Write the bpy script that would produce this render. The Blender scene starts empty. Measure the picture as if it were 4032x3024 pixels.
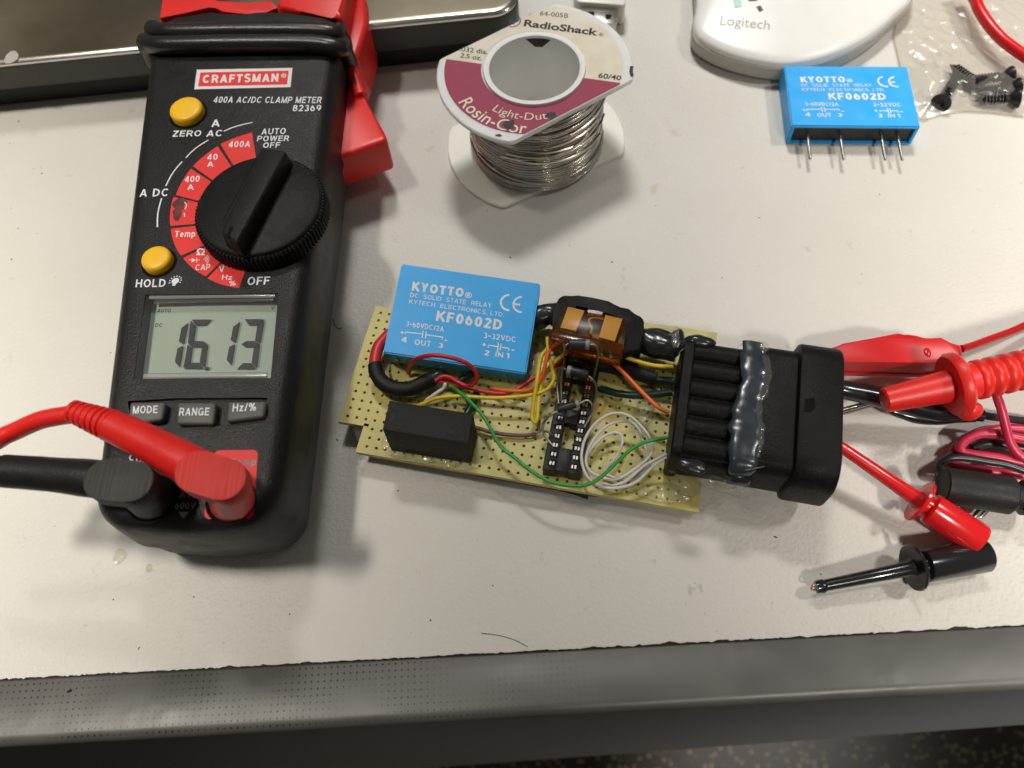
import bpy, bmesh, math, random
from mathutils import Vector, Matrix, noise
from mathutils.bvhtree import BVHTree

# ------------------------------------------------------------------ camera, light, exposure
# All lengths below are written in millimetres and scaled to metres when meshes are made.
S = 0.001
CAM_H = 203.0                                   # camera above the table top
RW = Matrix(((0.9988552, 0.0, -0.0478350), (-0.0216691, -0.8915123, -0.4524780), (-0.0426455, 0.4529966, -0.8904917)))
RWT = RW.transposed()
FPX = 3195.0
scn = bpy.context.scene
col = scn.collection
cam_d = bpy.data.cameras.new('camera'); cam = bpy.data.objects.new('camera', cam_d); col.objects.link(cam)
right = RWT @ Vector((1, 0, 0)); up = RWT @ Vector((0, -1, 0)); back = RWT @ Vector((0, 0, -1))
cm = Matrix((right, up, back)).transposed().to_4x4(); cm.translation = Vector((0, 0, CAM_H * S)); cam.matrix_world = cm
cam_d.sensor_width = 36.0; cam_d.sensor_fit = 'HORIZONTAL'; cam_d.lens = 36.0 * FPX / 4032
cam_d.clip_start = 0.005; cam_d.clip_end = 20.0
cam_d.dof.use_dof = True; cam_d.dof.focus_distance = 0.212; cam_d.dof.aperture_fstop = 15.0
scn.camera = cam
w = bpy.data.worlds.new('World'); scn.world = w; w.use_nodes = True
w.node_tree.nodes['Background'].inputs[0].default_value = (1.0, 0.96, 0.90, 1); w.node_tree.nodes['Background'].inputs[1].default_value = 0.09
def area(name, loc, sx, sy, power, color, aim=(0, 0.1, 0), spread=180, rz=0.0):
    d = bpy.data.lights.new(name, 'AREA'); d.shape = 'RECTANGLE'; d.size = sx; d.size_y = sy; d.energy = power; d.color = color; d.spread = math.radians(spread)
    o = bpy.data.objects.new(name, d); col.objects.link(o); o.location = loc
    q = (Vector(aim) - Vector(loc)).to_track_quat('-Z', 'Y'); o.rotation_euler = (q.to_matrix() @ Matrix.Rotation(rz, 3, 'Z')).to_euler()
    return o
def spot(name, loc, aim, cone, radius, power, color):
    d = bpy.data.lights.new(name, 'SPOT'); d.spot_size = math.radians(cone); d.spot_blend = 1.0; d.shadow_soft_size = radius; d.energy = power; d.color = color
    o = bpy.data.objects.new(name, d); col.objects.link(o); o.location = loc; o.rotation_euler = (Vector(aim) - Vector(loc)).to_track_quat('-Z', 'Y').to_euler()
spot('bench_lamp', (-0.62, 0.13, 1.50), (-0.30, 0.06, 0), 18.5, 0.16, 222, (1.0, 0.95, 0.865))     # left
spot('bench_lamp', (1.05, 0.28, 1.50), (0.32, 0.15, 0), 19.5, 0.11, 112, (1.0, 0.96, 0.91))          # right
spot('bench_lamp', (0.50, -1.00, 1.40), (0.28, -0.03, 0), 17, 0.09, 200, (1.0, 0.945, 0.88))    # over the viewer's shoulder
spot('bench_lamp', (0.00, 1.25, 1.60), (0.10, 0.48, 0), 22.5, 0.26, 245, (1.0, 0.985, 0.965))       # behind the bench
scn.view_settings.view_transform = 'Standard'; scn.view_settings.look = 'None'; scn.view_settings.exposure = 0.0; scn.view_settings.gamma = 1.0
scn.view_settings.use_curve_mapping = False
scn.cycles.max_bounces = 6; scn.cycles.transparent_max_bounces = 24
try: scn.cycles.use_denoising = True
except Exception: pass

random.seed(7)
R = math.radians
V = Vector
# ------------------------------------------------------------------ survey: a sighting at a known height gives a place on the bench
Z0 = (0, 0, .3165); Z1 = (0, 0, .7233); Z2 = (400, 900, .4973); Z3 = (0, 1500, .6329); Z4 = (1300, 1000, .6329); Z5 = (2050, 1300, .3617); Z6 = (1950, 1650, .3843)
Z7 = (1500, 1350, .3165); ZA = (1300, 1650, .3165); ZC = (2500, 1200, .7233); ZD = (3200, 1200, .5424); ZE = (1250, 1200, .339); ZF = (2080, 1100, .3165)
ZS = (1600, 0, .5426); ZR = (2600, 0, .6474); Z8 = (3300, 0, .3315); ZN = (0, 0, 1.8228)
EYE = V((0, 0, CAM_H))
def ray(Z, x, y): return RWT @ V(((Z[0] + x * Z[2] - 2016) / FPX, (Z[1] + y * Z[2] - 1512) / FPX, 1.0))
def on(Z, x, y, h):
    d = ray(Z, x, y); return EYE + d * ((h - CAM_H) / d.z)
def onp(Z, x, y, p0, n):
    d = ray(Z, x, y); return EYE + d * ((p0 - EYE).dot(n) / d.dot(n))
BO = V((-47.637, 82.157, 7.0)); B1 = V((.979986, -.199064, 0)); B2 = V((.199064, .979986, 0)); UP = V((0, 0, 1))
def bl(x, y, z): return V((BO.x, BO.y, 0)) + B1 * x + B2 * y + UP * z       # board coordinates

# ------------------------------------------------------------------ materials
def lin(c):
    if isinstance(c, str): c = [int(c[i:i + 2], 16) / 255 for i in (0, 2, 4)]
    return tuple((v / 12.92 if v <= .04045 else ((v + .055) / 1.055) ** 2.4) for v in c) + (1.0,)
MATS = {}
def mat(name, c, rough=.45, metal=0.0, bump=0.0, bscale=1500.0, var=0.0, vscale=120.0, rvar=0.0, spec=.5, coat=0.0, sss=0.0, c2=None, stretch=None, dust=0.0):
    m = bpy.data.materials.new(name); m.use_nodes = True; nt = m.node_tree; b = nt.nodes['Principled BSDF']
    base = lin(c)
    b.inputs['Base Color'].default_value = base; b.inputs['Roughness'].default_value = rough; b.inputs['Metallic'].default_value = metal
    b.inputs['Specular IOR Level'].default_value = spec; b.inputs['Coat Weight'].default_value = coat; b.inputs['Coat Roughness'].default_value = .08
    if sss: b.inputs['Subsurface Weight'].default_value = sss; b.inputs['Subsurface Radius'].default_value = (.004, .004, .004); b.inputs['Subsurface Scale'].default_value = 1.0
    tc = nt.nodes.new('ShaderNodeTexCoord')
    def nz(scale, det=3.0):
        n = nt.nodes.new('ShaderNodeTexNoise'); n.inputs['Scale'].default_value = scale; n.inputs['Detail'].default_value = det
        nt.links.new(tc.outputs['Object'], n.inputs['Vector']); return n
    if var or c2:
        n = nz(vscale, 4); r = nt.nodes.new('ShaderNodeValToRGB'); r.color_ramp.elements[0].position = .35; r.color_ramp.elements[1].position = .68
        a = lin(c2) if c2 else tuple(v * (1 - var) for v in base[:3]) + (1,)
        z = base if c2 else tuple(min(1, v * (1 + var * .6)) for v in base[:3]) + (1,)
        r.color_ramp.elements[0].color = a; r.color_ramp.elements[1].color = z
        nt.links.new(n.outputs[0], r.inputs[0]); nt.links.new(r.outputs[0], b.inputs['Base Color'])
    if dust:
        a1 = nz(900, 5); a2 = nz(45, 3); mu = nt.nodes.new('ShaderNodeMath'); mu.operation = 'MULTIPLY'; nt.links.new(a1.outputs[0], mu.inputs[0]); nt.links.new(a2.outputs[0], mu.inputs[1])
        mr = nt.nodes.new('ShaderNodeMapRange'); mr.inputs[1].default_value = .30; mr.inputs[2].default_value = .46; mr.inputs[3].default_value = 0; mr.inputs[4].default_value = dust; nt.links.new(mu.outputs[0], mr.inputs[0])
        mx = nt.nodes.new('ShaderNodeMixRGB'); nt.links.new(mr.outputs[0], mx.inputs[0]); mx.inputs[2].default_value = lin('8d8880')
        if b.inputs['Base Color'].is_linked: nt.links.new(b.inputs['Base Color'].links[0].from_socket, mx.inputs[1])
        else: mx.inputs[1].default_value = base
        nt.links.new(mx.outputs[0], b.inputs['Base Color'])
    if rvar:
        n = nz(vscale * 1.7, 4); mr = nt.nodes.new('ShaderNodeMapRange'); mr.inputs[3].default_value = max(.02, rough - rvar); mr.inputs[4].default_value = min(1, rough + rvar)
        mr.inputs[1].default_value = .3; mr.inputs[2].default_value = .7
        nt.links.new(n.outputs[0], mr.inputs[0]); nt.links.new(mr.outputs[0], b.inputs['Roughness'])
    if bump:
        n = nz(bscale, 2)
        if stretch:
            mp = nt.nodes.new('ShaderNodeMapping'); mp.inputs['Scale'].default_value = stretch; nt.links.new(tc.outputs['Object'], mp.inputs[0]); nt.links.new(mp.outputs[0], n.inputs['Vector'])
        bp = nt.nodes.new('ShaderNodeBump'); bp.inputs['Strength'].default_value = bump; bp.inputs['Distance'].default_value = .0003
        nt.links.new(n.outputs[0], bp.inputs['Height']); nt.links.new(bp.outputs[0], b.inputs['Normal'])
    MATS[name] = m; return m
def clear(name, tint, gloss_rough=.08, haze=.06, hcol='ffffff', ior=1.45, bump=0.0, bscale=200.0, fmax=1.0):
    m = bpy.data.materials.new(name); m.use_nodes = True; nt = m.node_tree; nt.nodes.clear()
    o = nt.nodes.new('ShaderNodeOutputMaterial'); t = nt.nodes.new('ShaderNodeBsdfTransparent'); g = nt.nodes.new('ShaderNodeBsdfGlossy'); d = nt.nodes.new('ShaderNodeBsdfDiffuse')
    f = nt.nodes.new('ShaderNodeFresnel'); f.inputs[0].default_value = ior; a = nt.nodes.new('ShaderNodeMixShader'); b = nt.nodes.new('ShaderNodeMixShader')
    t.inputs[0].default_value = lin(tint); g.inputs[1].default_value = gloss_rough; d.inputs[0].default_value = lin(hcol); a.inputs[0].default_value = haze
    nt.links.new(t.outputs[0], a.inputs[1]); nt.links.new(d.outputs[0], a.inputs[2]); fm = nt.nodes.new('ShaderNodeMath'); fm.operation = 'MINIMUM'; fm.inputs[1].default_value = fmax; nt.links.new(f.outputs[0], fm.inputs[0]); nt.links.new(fm.outputs[0], b.inputs[0]); nt.links.new(a.outputs[0], b.inputs[1]); nt.links.new(g.outputs[0], b.inputs[2]); nt.links.new(b.outputs[0], o.inputs[0])
    if bump:
        tc = nt.nodes.new('ShaderNodeTexCoord'); n = nt.nodes.new('ShaderNodeTexNoise'); n.inputs['Scale'].default_value = bscale; nt.links.new(tc.outputs['Object'], n.inputs['Vector'])
        bp = nt.nodes.new('ShaderNodeBump'); bp.inputs['Strength'].default_value = bump; bp.inputs['Distance'].default_value = .002; nt.links.new(n.outputs[0], bp.inputs['Height'])
        nt.links.new(bp.outputs[0], g.inputs['Normal']); nt.links.new(bp.outputs[0], f.inputs['Normal']); nt.links.new(bp.outputs[0], d.inputs['Normal'])
    MATS[name] = m; return m

mat('meter_black', '1c1b1a', .42, bump=.55, bscale=2600, rvar=.06, var=.08, spec=.34, dust=0.07)
mat('meter_lower', '484743', .55, bump=.4, bscale=2600, spec=.28)
mat('rubber_ridge', '242322', .30, bump=.2, bscale=1800, spec=.55, dust=0.06)
mat('dial_black', '201f1e', .50, bump=.35, bscale=2400, rvar=.06, var=.15, vscale=300, spec=.22, dust=0.12)
mat('red_plastic', 'f22a22', .38, bump=.12, bscale=900, var=.05, dust=0.02)
mat('print_white', 'e8eaec', .5, var=.12, vscale=700)
mat('print_red', 'ec2c25', .5, var=.03, vscale=300)
mat('print_red_worn', '7a2a24', .65, c2='3a2320', vscale=400)
mat('print_grey', '8b9096', .6, var=.35, vscale=600)
mat('badge_white', 'eceae6', .4)
mat('yellow_button', 'ffc61c', .42, bump=.1)
mat('grey_button', '5f5e5b', .55, bump=.25, bscale=2500)
mat('lcd_panel', 'a5b3a1', .30, var=.04, vscale=60)
mat('lcd_dark', '191e24', .4)
mat('lcd_painted_shadow', '7a857c', .4)
mat('recess_black', '0c0c0b', .6, spec=.1)
clear('lens', 'ffffff', .03, .03, ior=1.3)
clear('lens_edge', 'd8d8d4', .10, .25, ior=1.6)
mat('lead_red', 'ee241c', .42, bump=.2, bscale=1500, var=.05, dust=0.02)
mat('lead_red_cut', 'e03a32', .6, bump=1.0, bscale=1000, stretch=(1.6, .06, .06))
mat('lead_black', '201f1f', .5, bump=.35, bscale=1500, rvar=.08, spec=.28, dust=0.10)
mat('lead_black_cut', '3a3936', .62, bump=1.0, bscale=1000, stretch=(1.6, .06, .06))
mat('relay_blue', '2eaef6', .42, rvar=.10, bump=.15, bscale=1400, var=.04, dust=0.05)
mat('potting_black', '23211f', .35, bump=.5, bscale=500)
mat('tin', 'a5a298', .42, 1.0, bump=.1)
mat('steel', 'c6c2b8', .22, 1.0)
mat('copper', 'c08a62', .3, 1.0)
mat('board_fr4', 'c8bd6c', .42, c2='b5aa5e', vscale=70, bump=.15, bscale=1200)
mat('socket_black', '181717', .42, bump=.2, spec=.28)
mat('black_box', '222221', .62, bump=.6, bscale=1500, var=.1, spec=.28, dust=0.12)
mat('connector_black', '131312', .46, bump=.45, bscale=2200, rvar=.06, spec=.16, dust=0.09)
mat('shrink_black', '1c1b1b', .55, bump=.3, bscale=900, spec=.28, dust=0.10)
mat('shrink_gloss', '232528', .24, bump=.5, bscale=350, spec=.6)
mat('glue_grey', '343b42', .24, bump=.35, bscale=260, var=.35, vscale=160, sss=.0, spec=.6)
clear('glue_clear', 'fefefb', .12, .07, 'e6e4d8', 1.4, bump=.5, bscale=300, fmax=.10)
mat('wire_red', 'c8282f', .38); mat('wire_orange', 'f3722b', .38); mat('wire_yellow', 'e3c428', .38, var=.1, vscale=200)
mat('wire_green', '2f9a3d', .36); mat('wire_white', 'd9d4cc', .38); mat('wire_brown', '6e4a3d', .45); mat('wire_teal', '123a31', .28)
mat('wire_black', '262526', .36); mat('wire_magenta', 'c42a4a', .35); mat('print_dark', '2b2122', .6)
mat('diode_black', '2c2c2d', .4, bump=.2); mat('diode_band', '8a8f93', .45)
clear('fuse_amber', 'f0dab0', .25, .07, '8a5a24', 1.30, fmax=.12)
clear('fuse_amber_dense', 'dcae6a', .14, .14, 'b0641f', 1.35, fmax=.18)
mat('fuse_blade', 'cdb27c', .5, .2)
mat('spool_white', 'f2f1ec', .42, sss=.6, var=.05, vscale=70)
mat('spool_hub', 'f8f7f3', .5)
mat('spool_ivory', 'f2eee0', .40, sss=.4, var=.05, vscale=70)
mat('label_cream', 'f3ebd8', .55, c2='e6dabd', vscale=110)
mat('label_magenta', 'a01846', .55, var=.07, vscale=400)
mat('solder', 'c4bfb4', .22, 1.0, var=.2, vscale=120, rvar=.06)
mat('mouse_white', 'f2f0e8', .35, var=.02); mat('mouse_grey', 'b5b1a8', .5)
mat('logo_grey', 'a39c90', .5); mat('logo_dark', '574a44', .5); mat('logo_cyan', 'bfe4dc', .5)
clear('bag_film', 'f6f4f0', .18, .12, 'd9d2c8', 1.35, bump=.5, bscale=60, fmax=.25)
mat('screw_black', '262524', .35, .4); mat('usb_white', 'e9e5da', .4)
mat('tablet_top', '8f8670', .26, .5, c2='5f5848', vscale=17, rvar=.06)  # mottling puts blurred reflections into the cover's colour
mat('tablet_edge', 'd8d4cc', .18, 1.0); mat('tablet_side', '3a3a37', .45, bump=.15); mat('tablet_base', '151514', .6)
mat('hook_red', 'dc1f22', .20, spec=.6, dust=0.03); mat('hook_black', '1f1f22', .18, spec=.6, dust=0.05)
mat('clip_red', 'd01518', .30); mat('probe_red', 'e8281e', .40, bump=.12, dust=0.02)
mat('tape_black', '1b1a19', .6); mat('grime', '2a2621', .8); mat('strip_steel', '555550', .33, .35)
mat('apron_dark', '6a6c6d', .5, .2, bump=.2, bscale=900)

def tabletop_mat():
    m = bpy.data.materials.new('table_laminate'); m.use_nodes = True; nt = m.node_tree; b = nt.nodes['Principled BSDF']; L = nt.links.new
    tc = nt.nodes.new('ShaderNodeTexCoord')
    def nz(s, d, r=.5):
        n = nt.nodes.new('ShaderNodeTexNoise'); n.inputs['Scale'].default_value = s; n.inputs['Detail'].default_value = d; n.inputs['Roughness'].default_value = r; L(tc.outputs['Object'], n.inputs['Vector']); return n
    n1 = nz(9, 5); r = nt.nodes.new('ShaderNodeValToRGB'); r.color_ramp.elements[0].position = .32; r.color_ramp.elements[1].position = .66
    r.color_ramp.elements[0].color = lin('cbc6bb'); r.color_ramp.elements[1].color = lin('d6d2c9'); L(n1.outputs[0], r.inputs[0])
    n2 = nz(160, 6, .7); r2 = nt.nodes.new('ShaderNodeValToRGB'); r2.color_ramp.elements[0].position = .24; r2.color_ramp.elements[1].position = .36
    r2.color_ramp.elements[0].color = (.62, .58, .52, 1); r2.color_ramp.elements[1].color = (1, 1, 1, 1); L(n2.outputs[0], r2.inputs[0])
    mx = nt.nodes.new('ShaderNodeMixRGB'); mx.blend_type = 'MULTIPLY'; mx.inputs[0].default_value = .8; L(r.outputs[0], mx.inputs[1]); L(r2.outputs[0], mx.inputs[2]); L(mx.outputs[0], b.inputs['Base Color'])
    b.inputs['Roughness'].default_value = .50; b.inputs['Specular IOR Level'].default_value = .4
    prev = mx.outputs[0]
    for rot, sc, th, dk in ((0.0, (38, 38, 1), .265, (.80, .72, .60, 1)), (0.3, (95, 60, 1), .255, (.70, .66, .60, 1))):
        mp = nt.nodes.new('ShaderNodeMapping'); mp.inputs['Rotation'].default_value = (0, 0, rot); mp.inputs['Scale'].default_value = sc; L(tc.outputs['Object'], mp.inputs[0])
        ns = nt.nodes.new('ShaderNodeTexNoise'); ns.inputs['Scale'].default_value = 1.0; ns.inputs['Detail'].default_value = 3; L(mp.outputs[0], ns.inputs['Vector'])
        rs = nt.nodes.new('ShaderNodeMapRange'); rs.inputs[1].default_value = th; rs.inputs[2].default_value = th + .035; rs.inputs[3].default_value = .8; rs.inputs[4].default_value = 0.0; L(ns.outputs[0], rs.inputs[0])
        m2 = nt.nodes.new('ShaderNodeMixRGB'); m2.blend_type = 'MULTIPLY'; m2.inputs[2].default_value = dk; L(rs.outputs[0], m2.inputs[0]); L(prev, m2.inputs[1]); prev = m2.outputs[0]
    L(prev, b.inputs['Base Color'])
    vo = nt.nodes.new('ShaderNodeTexVoronoi'); vo.inputs['Scale'].default_value = 1000; vo.feature = 'SMOOTH_F1'; L(tc.outputs['Object'], vo.inputs['Vector'])
    n3 = nz(1300, 2); ad = nt.nodes.new('ShaderNodeMath'); ad.operation = 'ADD'; L(vo.outputs[0], ad.inputs[0]); L(n3.outputs[0], ad.inputs[1])
    bp = nt.nodes.new('ShaderNodeBump'); bp.inputs['Strength'].default_value = .5; bp.inputs['Distance'].default_value = .00030; L(ad.outputs[0], bp.inputs['Height']); L(bp.outputs[0], b.inputs['Normal'])
    MATS['table_laminate'] = m
tabletop_mat()
def strip_mat():
    m = bpy.data.materials.new('strip_perforated'); m.use_nodes = True; nt = m.node_tree; b = nt.nodes['Principled BSDF']; L = nt.links.new
    tc = nt.nodes.new('ShaderNodeTexCoord'); mp = nt.nodes.new('ShaderNodeMapping'); L(tc.outputs['Object'], mp.inputs[0]); mp.inputs['Rotation'].default_value = (0, 0, -.047)
    sx = nt.nodes.new('ShaderNodeSeparateXYZ'); L(mp.outputs[0], sx.inputs[0])
    def M(op, a, v=None, b2=None):
        n = nt.nodes.new('ShaderNodeMath'); n.operation = op; L(a, n.inputs[0])
        if b2 is not None: L(b2, n.inputs[1])
        elif v is not None: n.inputs[1].default_value = v
        return n.outputs[0]
    def cell(o, pitch): f = M('FRACT', M('DIVIDE', o, pitch)); f = M('SUBTRACT', f, .5); return M('MULTIPLY', f, None, f)
    d = M('ADD', cell(sx.outputs[0], .00155), None, cell(sx.outputs[1], .00155))
    dot = M('LESS_THAN', d, .022)
    n = nt.nodes.new('ShaderNodeTexNoise'); n.inputs['Scale'].default_value = 55; n.inputs['Detail'].default_value = 4; L(tc.outputs['Object'], n.inputs['Vector'])
    msk = nt.nodes.new('ShaderNodeMapRange'); msk.inputs[1].default_value = .36; msk.inputs[2].default_value = .60; L(n.outputs[0], msk.inputs[0])
    fade = nt.nodes.new('ShaderNodeMapRange'); fade.inputs[1].default_value = .02; fade.inputs[2].default_value = -.03; L(sx.outputs[0], fade.inputs[0])
    k = M('MULTIPLY', M('MULTIPLY', dot, None, msk.outputs[0]), None, fade.outputs[0])
    r = nt.nodes.new('ShaderNodeValToRGB'); r.color_ramp.elements[0].position = .3; r.color_ramp.elements[1].position = .72; r.color_ramp.elements[0].color = lin('565551'); r.color_ramp.elements[1].color = lin('6c6a65')
    n5 = nt.nodes.new('ShaderNodeTexNoise'); n5.inputs['Scale'].default_value = 30; n5.inputs['Detail'].default_value = 6; L(tc.outputs['Object'], n5.inputs['Vector']); L(n5.outputs[0], r.inputs[0])
    mx = nt.nodes.new('ShaderNodeMixRGB'); L(k, mx.inputs[0]); L(r.outputs[0], mx.inputs[1]); mx.inputs[2].default_value = lin('22211f'); L(mx.outputs[0], b.inputs['Base Color'])
    rr = nt.nodes.new('ShaderNodeMapRange'); rr.inputs[1].default_value = .3; rr.inputs[2].default_value = .7; rr.inputs[3].default_value = .34; rr.inputs[4].default_value = .52; L(n5.outputs[0], rr.inputs[0]); L(rr.outputs[0], b.inputs['Roughness'])
    b.inputs['Metallic'].default_value = .2
    n6 = nt.nodes.new('ShaderNodeTexNoise'); n6.inputs['Scale'].default_value = 45; n6.inputs['Detail'].default_value = 3; L(tc.outputs['Object'], n6.inputs['Vector'])
    bp = nt.nodes.new('ShaderNodeBump'); bp.inputs['Strength'].default_value = .25; bp.inputs['Distance'].default_value = .002; L(n6.outputs[0], bp.inputs['Height']); L(bp.outputs[0], b.inputs['Normal'])
    MATS['strip_perforated'] = m
strip_mat()
def floor_mat():
    m = bpy.data.materials.new('floor_terrazzo'); m.use_nodes = True; nt = m.node_tree; b = nt.nodes['Principled BSDF']; L = nt.links.new
    tc = nt.nodes.new('ShaderNodeTexCoord'); v = nt.nodes.new('ShaderNodeTexVoronoi'); v.inputs['Scale'].default_value = 185; L(tc.outputs['Object'], v.inputs['Vector'])
    r = nt.nodes.new('ShaderNodeValToRGB'); r.color_ramp.elements[0].position = .30; r.color_ramp.elements[1].position = .34; r.color_ramp.elements[0].color = (1, 1, 1, 1); r.color_ramp.elements[1].color = (0, 0, 0, 1); L(v.outputs['Distance'], r.inputs[0])
    sp = nt.nodes.new('ShaderNodeSeparateColor'); L(v.outputs['Color'], sp.inputs[0]); g = nt.nodes.new('ShaderNodeMath'); g.operation = 'GREATER_THAN'; g.inputs[1].default_value = .55; L(sp.outputs[0], g.inputs[0])
    k = nt.nodes.new('ShaderNodeMath'); k.operation = 'MULTIPLY'; L(r.outputs[0], k.inputs[0]); L(g.outputs[0], k.inputs[1])
    mx = nt.nodes.new('ShaderNodeMixRGB'); L(k.outputs[0], mx.inputs[0]); mx.inputs[1].default_value = lin('3c3126'); mx.inputs[2].default_value = lin('b29d74'); L(mx.outputs[0], b.inputs['Base Color']); b.inputs['Roughness'].default_value = .4
    MATS['floor_terrazzo'] = m
floor_mat()

# ------------------------------------------------------------------ object helpers
ORG = {}
def origin(o):
    while o.parent: o = o.parent
    return ORG.get(o.name, V((0, 0, 0)))
def thing(name, label, cat, org, group=None):
    o = bpy.data.objects.new(name, None); col.objects.link(o); o.location = V(org) * S; o.empty_display_size = .01
    o['label'] = label; o['category'] = cat
    if group: o['group'] = group
    ORG[o.name] = V(org); return o
def link(name, vs, fs, m, parent=None, smooth=False, org=None, label=None, cat=None, kind=None, group=None, sharp=None):
    me = bpy.data.meshes.new(name); o = bpy.data.objects.new(name, me); col.objects.link(o)
    if parent: o.parent = parent; og = origin(parent)
    else: og = V(org) if org is not None else V((0, 0, 0)); ORG[o.name] = og; o.location = og * S
    me.from_pydata([(V(v) - og) * S for v in vs], [], [list(f) for f in fs]); me.materials.append(MATS[m])
    if smooth:
        for p in me.polygons: p.use_smooth = True
        if sharp is not None:
            try: me.set_sharp_from_angle(angle=R(sharp))
            except Exception: pass
    if label: o['label'] = label
    if cat: o['category'] = cat
    if kind: o['kind'] = kind
    if group: o['group'] = group
    return o
def from_bm(name, bm, m, parent=None, smooth=False, sharp=30, **k):
    bm.verts.index_update(); vs = [v.co.copy() for v in bm.verts]; fs = [[v.index for v in f.verts] for f in bm.faces]; bm.free()
    return link(name, vs, fs, m, parent, smooth, sharp=sharp, **k)
def prism_bm(top, z0, bev=0.0, seg=2, bot=None, bev_all=True):
    """prism below the polygon `top` (list of Vectors, level or sloping) down to height z0 (or along a vector)"""
    bm = bmesh.new(); n = len(top)
    area2 = sum(top[i].x * top[(i + 1) % n].y - top[(i + 1) % n].x * top[i].y for i in range(n))
    if area2 < 0: top = top[::-1]; bot = bot[::-1] if bot else None
    tv = [bm.verts.new(p) for p in top]
    if bot is None: bot = [V((p.x, p.y, z0)) if not isinstance(z0, Vector) else p + z0 for p in top]
    bv = [bm.verts.new(p) for p in bot]
    bm.faces.new(tv); bm.faces.new(bv[::-1])
    for i in range(n): bm.faces.new((bv[i], bv[(i + 1) % n], tv[(i + 1) % n], tv[i]))
    if bev:
        es = [e for e in bm.edges if bev_all or all(v in tv for v in e.verts)]
        bmesh.ops.bevel(bm, geom=es, offset=bev, segments=seg, profile=.5, affect='EDGES', clamp_overlap=True)
    return bm
def prism(name, top, z0, m, parent=None, bev=0.0, seg=2, bot=None, bev_all=True, **k):
    return from_bm(name, prism_bm(top, z0, bev, seg, bot, bev_all), m, parent, smooth=bev > 0, **k)
def box_pts(cx, cy, sx, sy, z, fr=None):
    q = [(cx - sx / 2, cy - sy / 2), (cx + sx / 2, cy - sy / 2), (cx + sx / 2, cy + sy / 2), (cx - sx / 2, cy + sy / 2)]
    return [fr(x, y, z) if fr else V((x, y, z)) for x, y in q]
def spline(pts, n=8):
    if len(pts) < 3: return [pts[0] + (pts[-1] - pts[0]) * (i / n) for i in range(n + 1)]
    P = [pts[0] * 2 - pts[1]] + list(pts) + [pts[-1] * 2 - pts[-2]]; out = []
    for i in range(1, len(P) - 2):
        a, b, c, d = P[i - 1], P[i], P[i + 1], P[i + 2]
        for k in range(n):
            t = k / n; out.append(.5 * ((2 * b) + (c - a) * t + (2 * a - 5 * b + 4 * c - d) * t * t + (3 * b - a - 3 * c + d) * t ** 3))
    out.append(P[-2].copy()); return out
def tube_geo(pts, r, seg=10, cap=True, flat=None, jit=0.0, seed=0):
    n = len(pts); vs = []; fs = []
    T = [(pts[min(i + 1, n - 1)] - pts[max(i - 1, 0)]).normalized() for i in range(n)]
    ref = UP if abs(T[0].dot(UP)) < .95 else V((1, 0, 0)); N = (ref - T[0] * ref.dot(T[0])).normalized()
    for i in range(n):
        N = (N - T[i] * N.dot(T[i]))
        N = N.normalized() if N.length > 1e-6 else T[i].orthogonal().normalized()
        Bn = T[i].cross(N); rr = r[i] if isinstance(r, (list, tuple)) else r
        for k in range(seg):
            a = 2 * math.pi * k / seg; fa = flat or 1.0
            q = (N * math.cos(a) * fa + Bn * math.sin(a)) * rr
            if jit: q *= 1 + jit * noise.noise((pts[i] + q) * .35 + V((seed, 0, 0)))
            vs.append(pts[i] + q)
    for i in range(n - 1):
        for k in range(seg):
            a = i * seg + k; b = i * seg + (k + 1) % seg; fs.append((a, b, b + seg, a + seg))
    if cap: fs.append(tuple(range(seg))[::-1]); fs.append(tuple((n - 1) * seg + k for k in range(seg)))
    return vs, fs
def tube(name, pts, r, m, parent=None, n=8, seg=10, radii=None, jit=0.0, seed=0, flat=None, **k):
    sp = spline([V(p) for p in pts], n)
    if radii:
        rs = []
        for i in range(len(sp)):
            t = i / n; a = min(int(t), len(radii) - 1); b = min(a + 1, len(radii) - 1); f = t - int(t); f = f * f * (3 - 2 * f); rs.append(radii[a] * (1 - f) + radii[b] * f)
        r = rs
    vs, fs = tube_geo(sp, r, seg, jit=jit, seed=seed, flat=flat)
    return link(name, vs, fs, m, parent, smooth=True, sharp=50, **k)
def lathe(name, A, B, prof, m, parent=None, seg=28, sharp=40, cap=True, **k):
    """prof: (distance from A towards B in mm, radius)"""
    A = V(A); ax = (V(B) - A).normalized(); N = ax.orthogonal().normalized(); Bn = ax.cross(N); vs = []; fs = []
    for t, r in prof:
        for i in range(seg):
            a = 2 * math.pi * i / seg; vs.append(A + ax * t + (N * math.cos(a) + Bn * math.sin(a)) * r)
    for j in range(len(prof) - 1):
        for i in range(seg):
            a = j * seg + i; b = j * seg + (i + 1) % seg; fs.append((a, b, b + seg, a + seg))
    if cap: fs.append(tuple(range(seg))[::-1]); fs.append(tuple((len(prof) - 1) * seg + i for i in range(seg)))
    return link(name, vs, fs, m, parent, smooth=True, sharp=sharp, **k)
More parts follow.
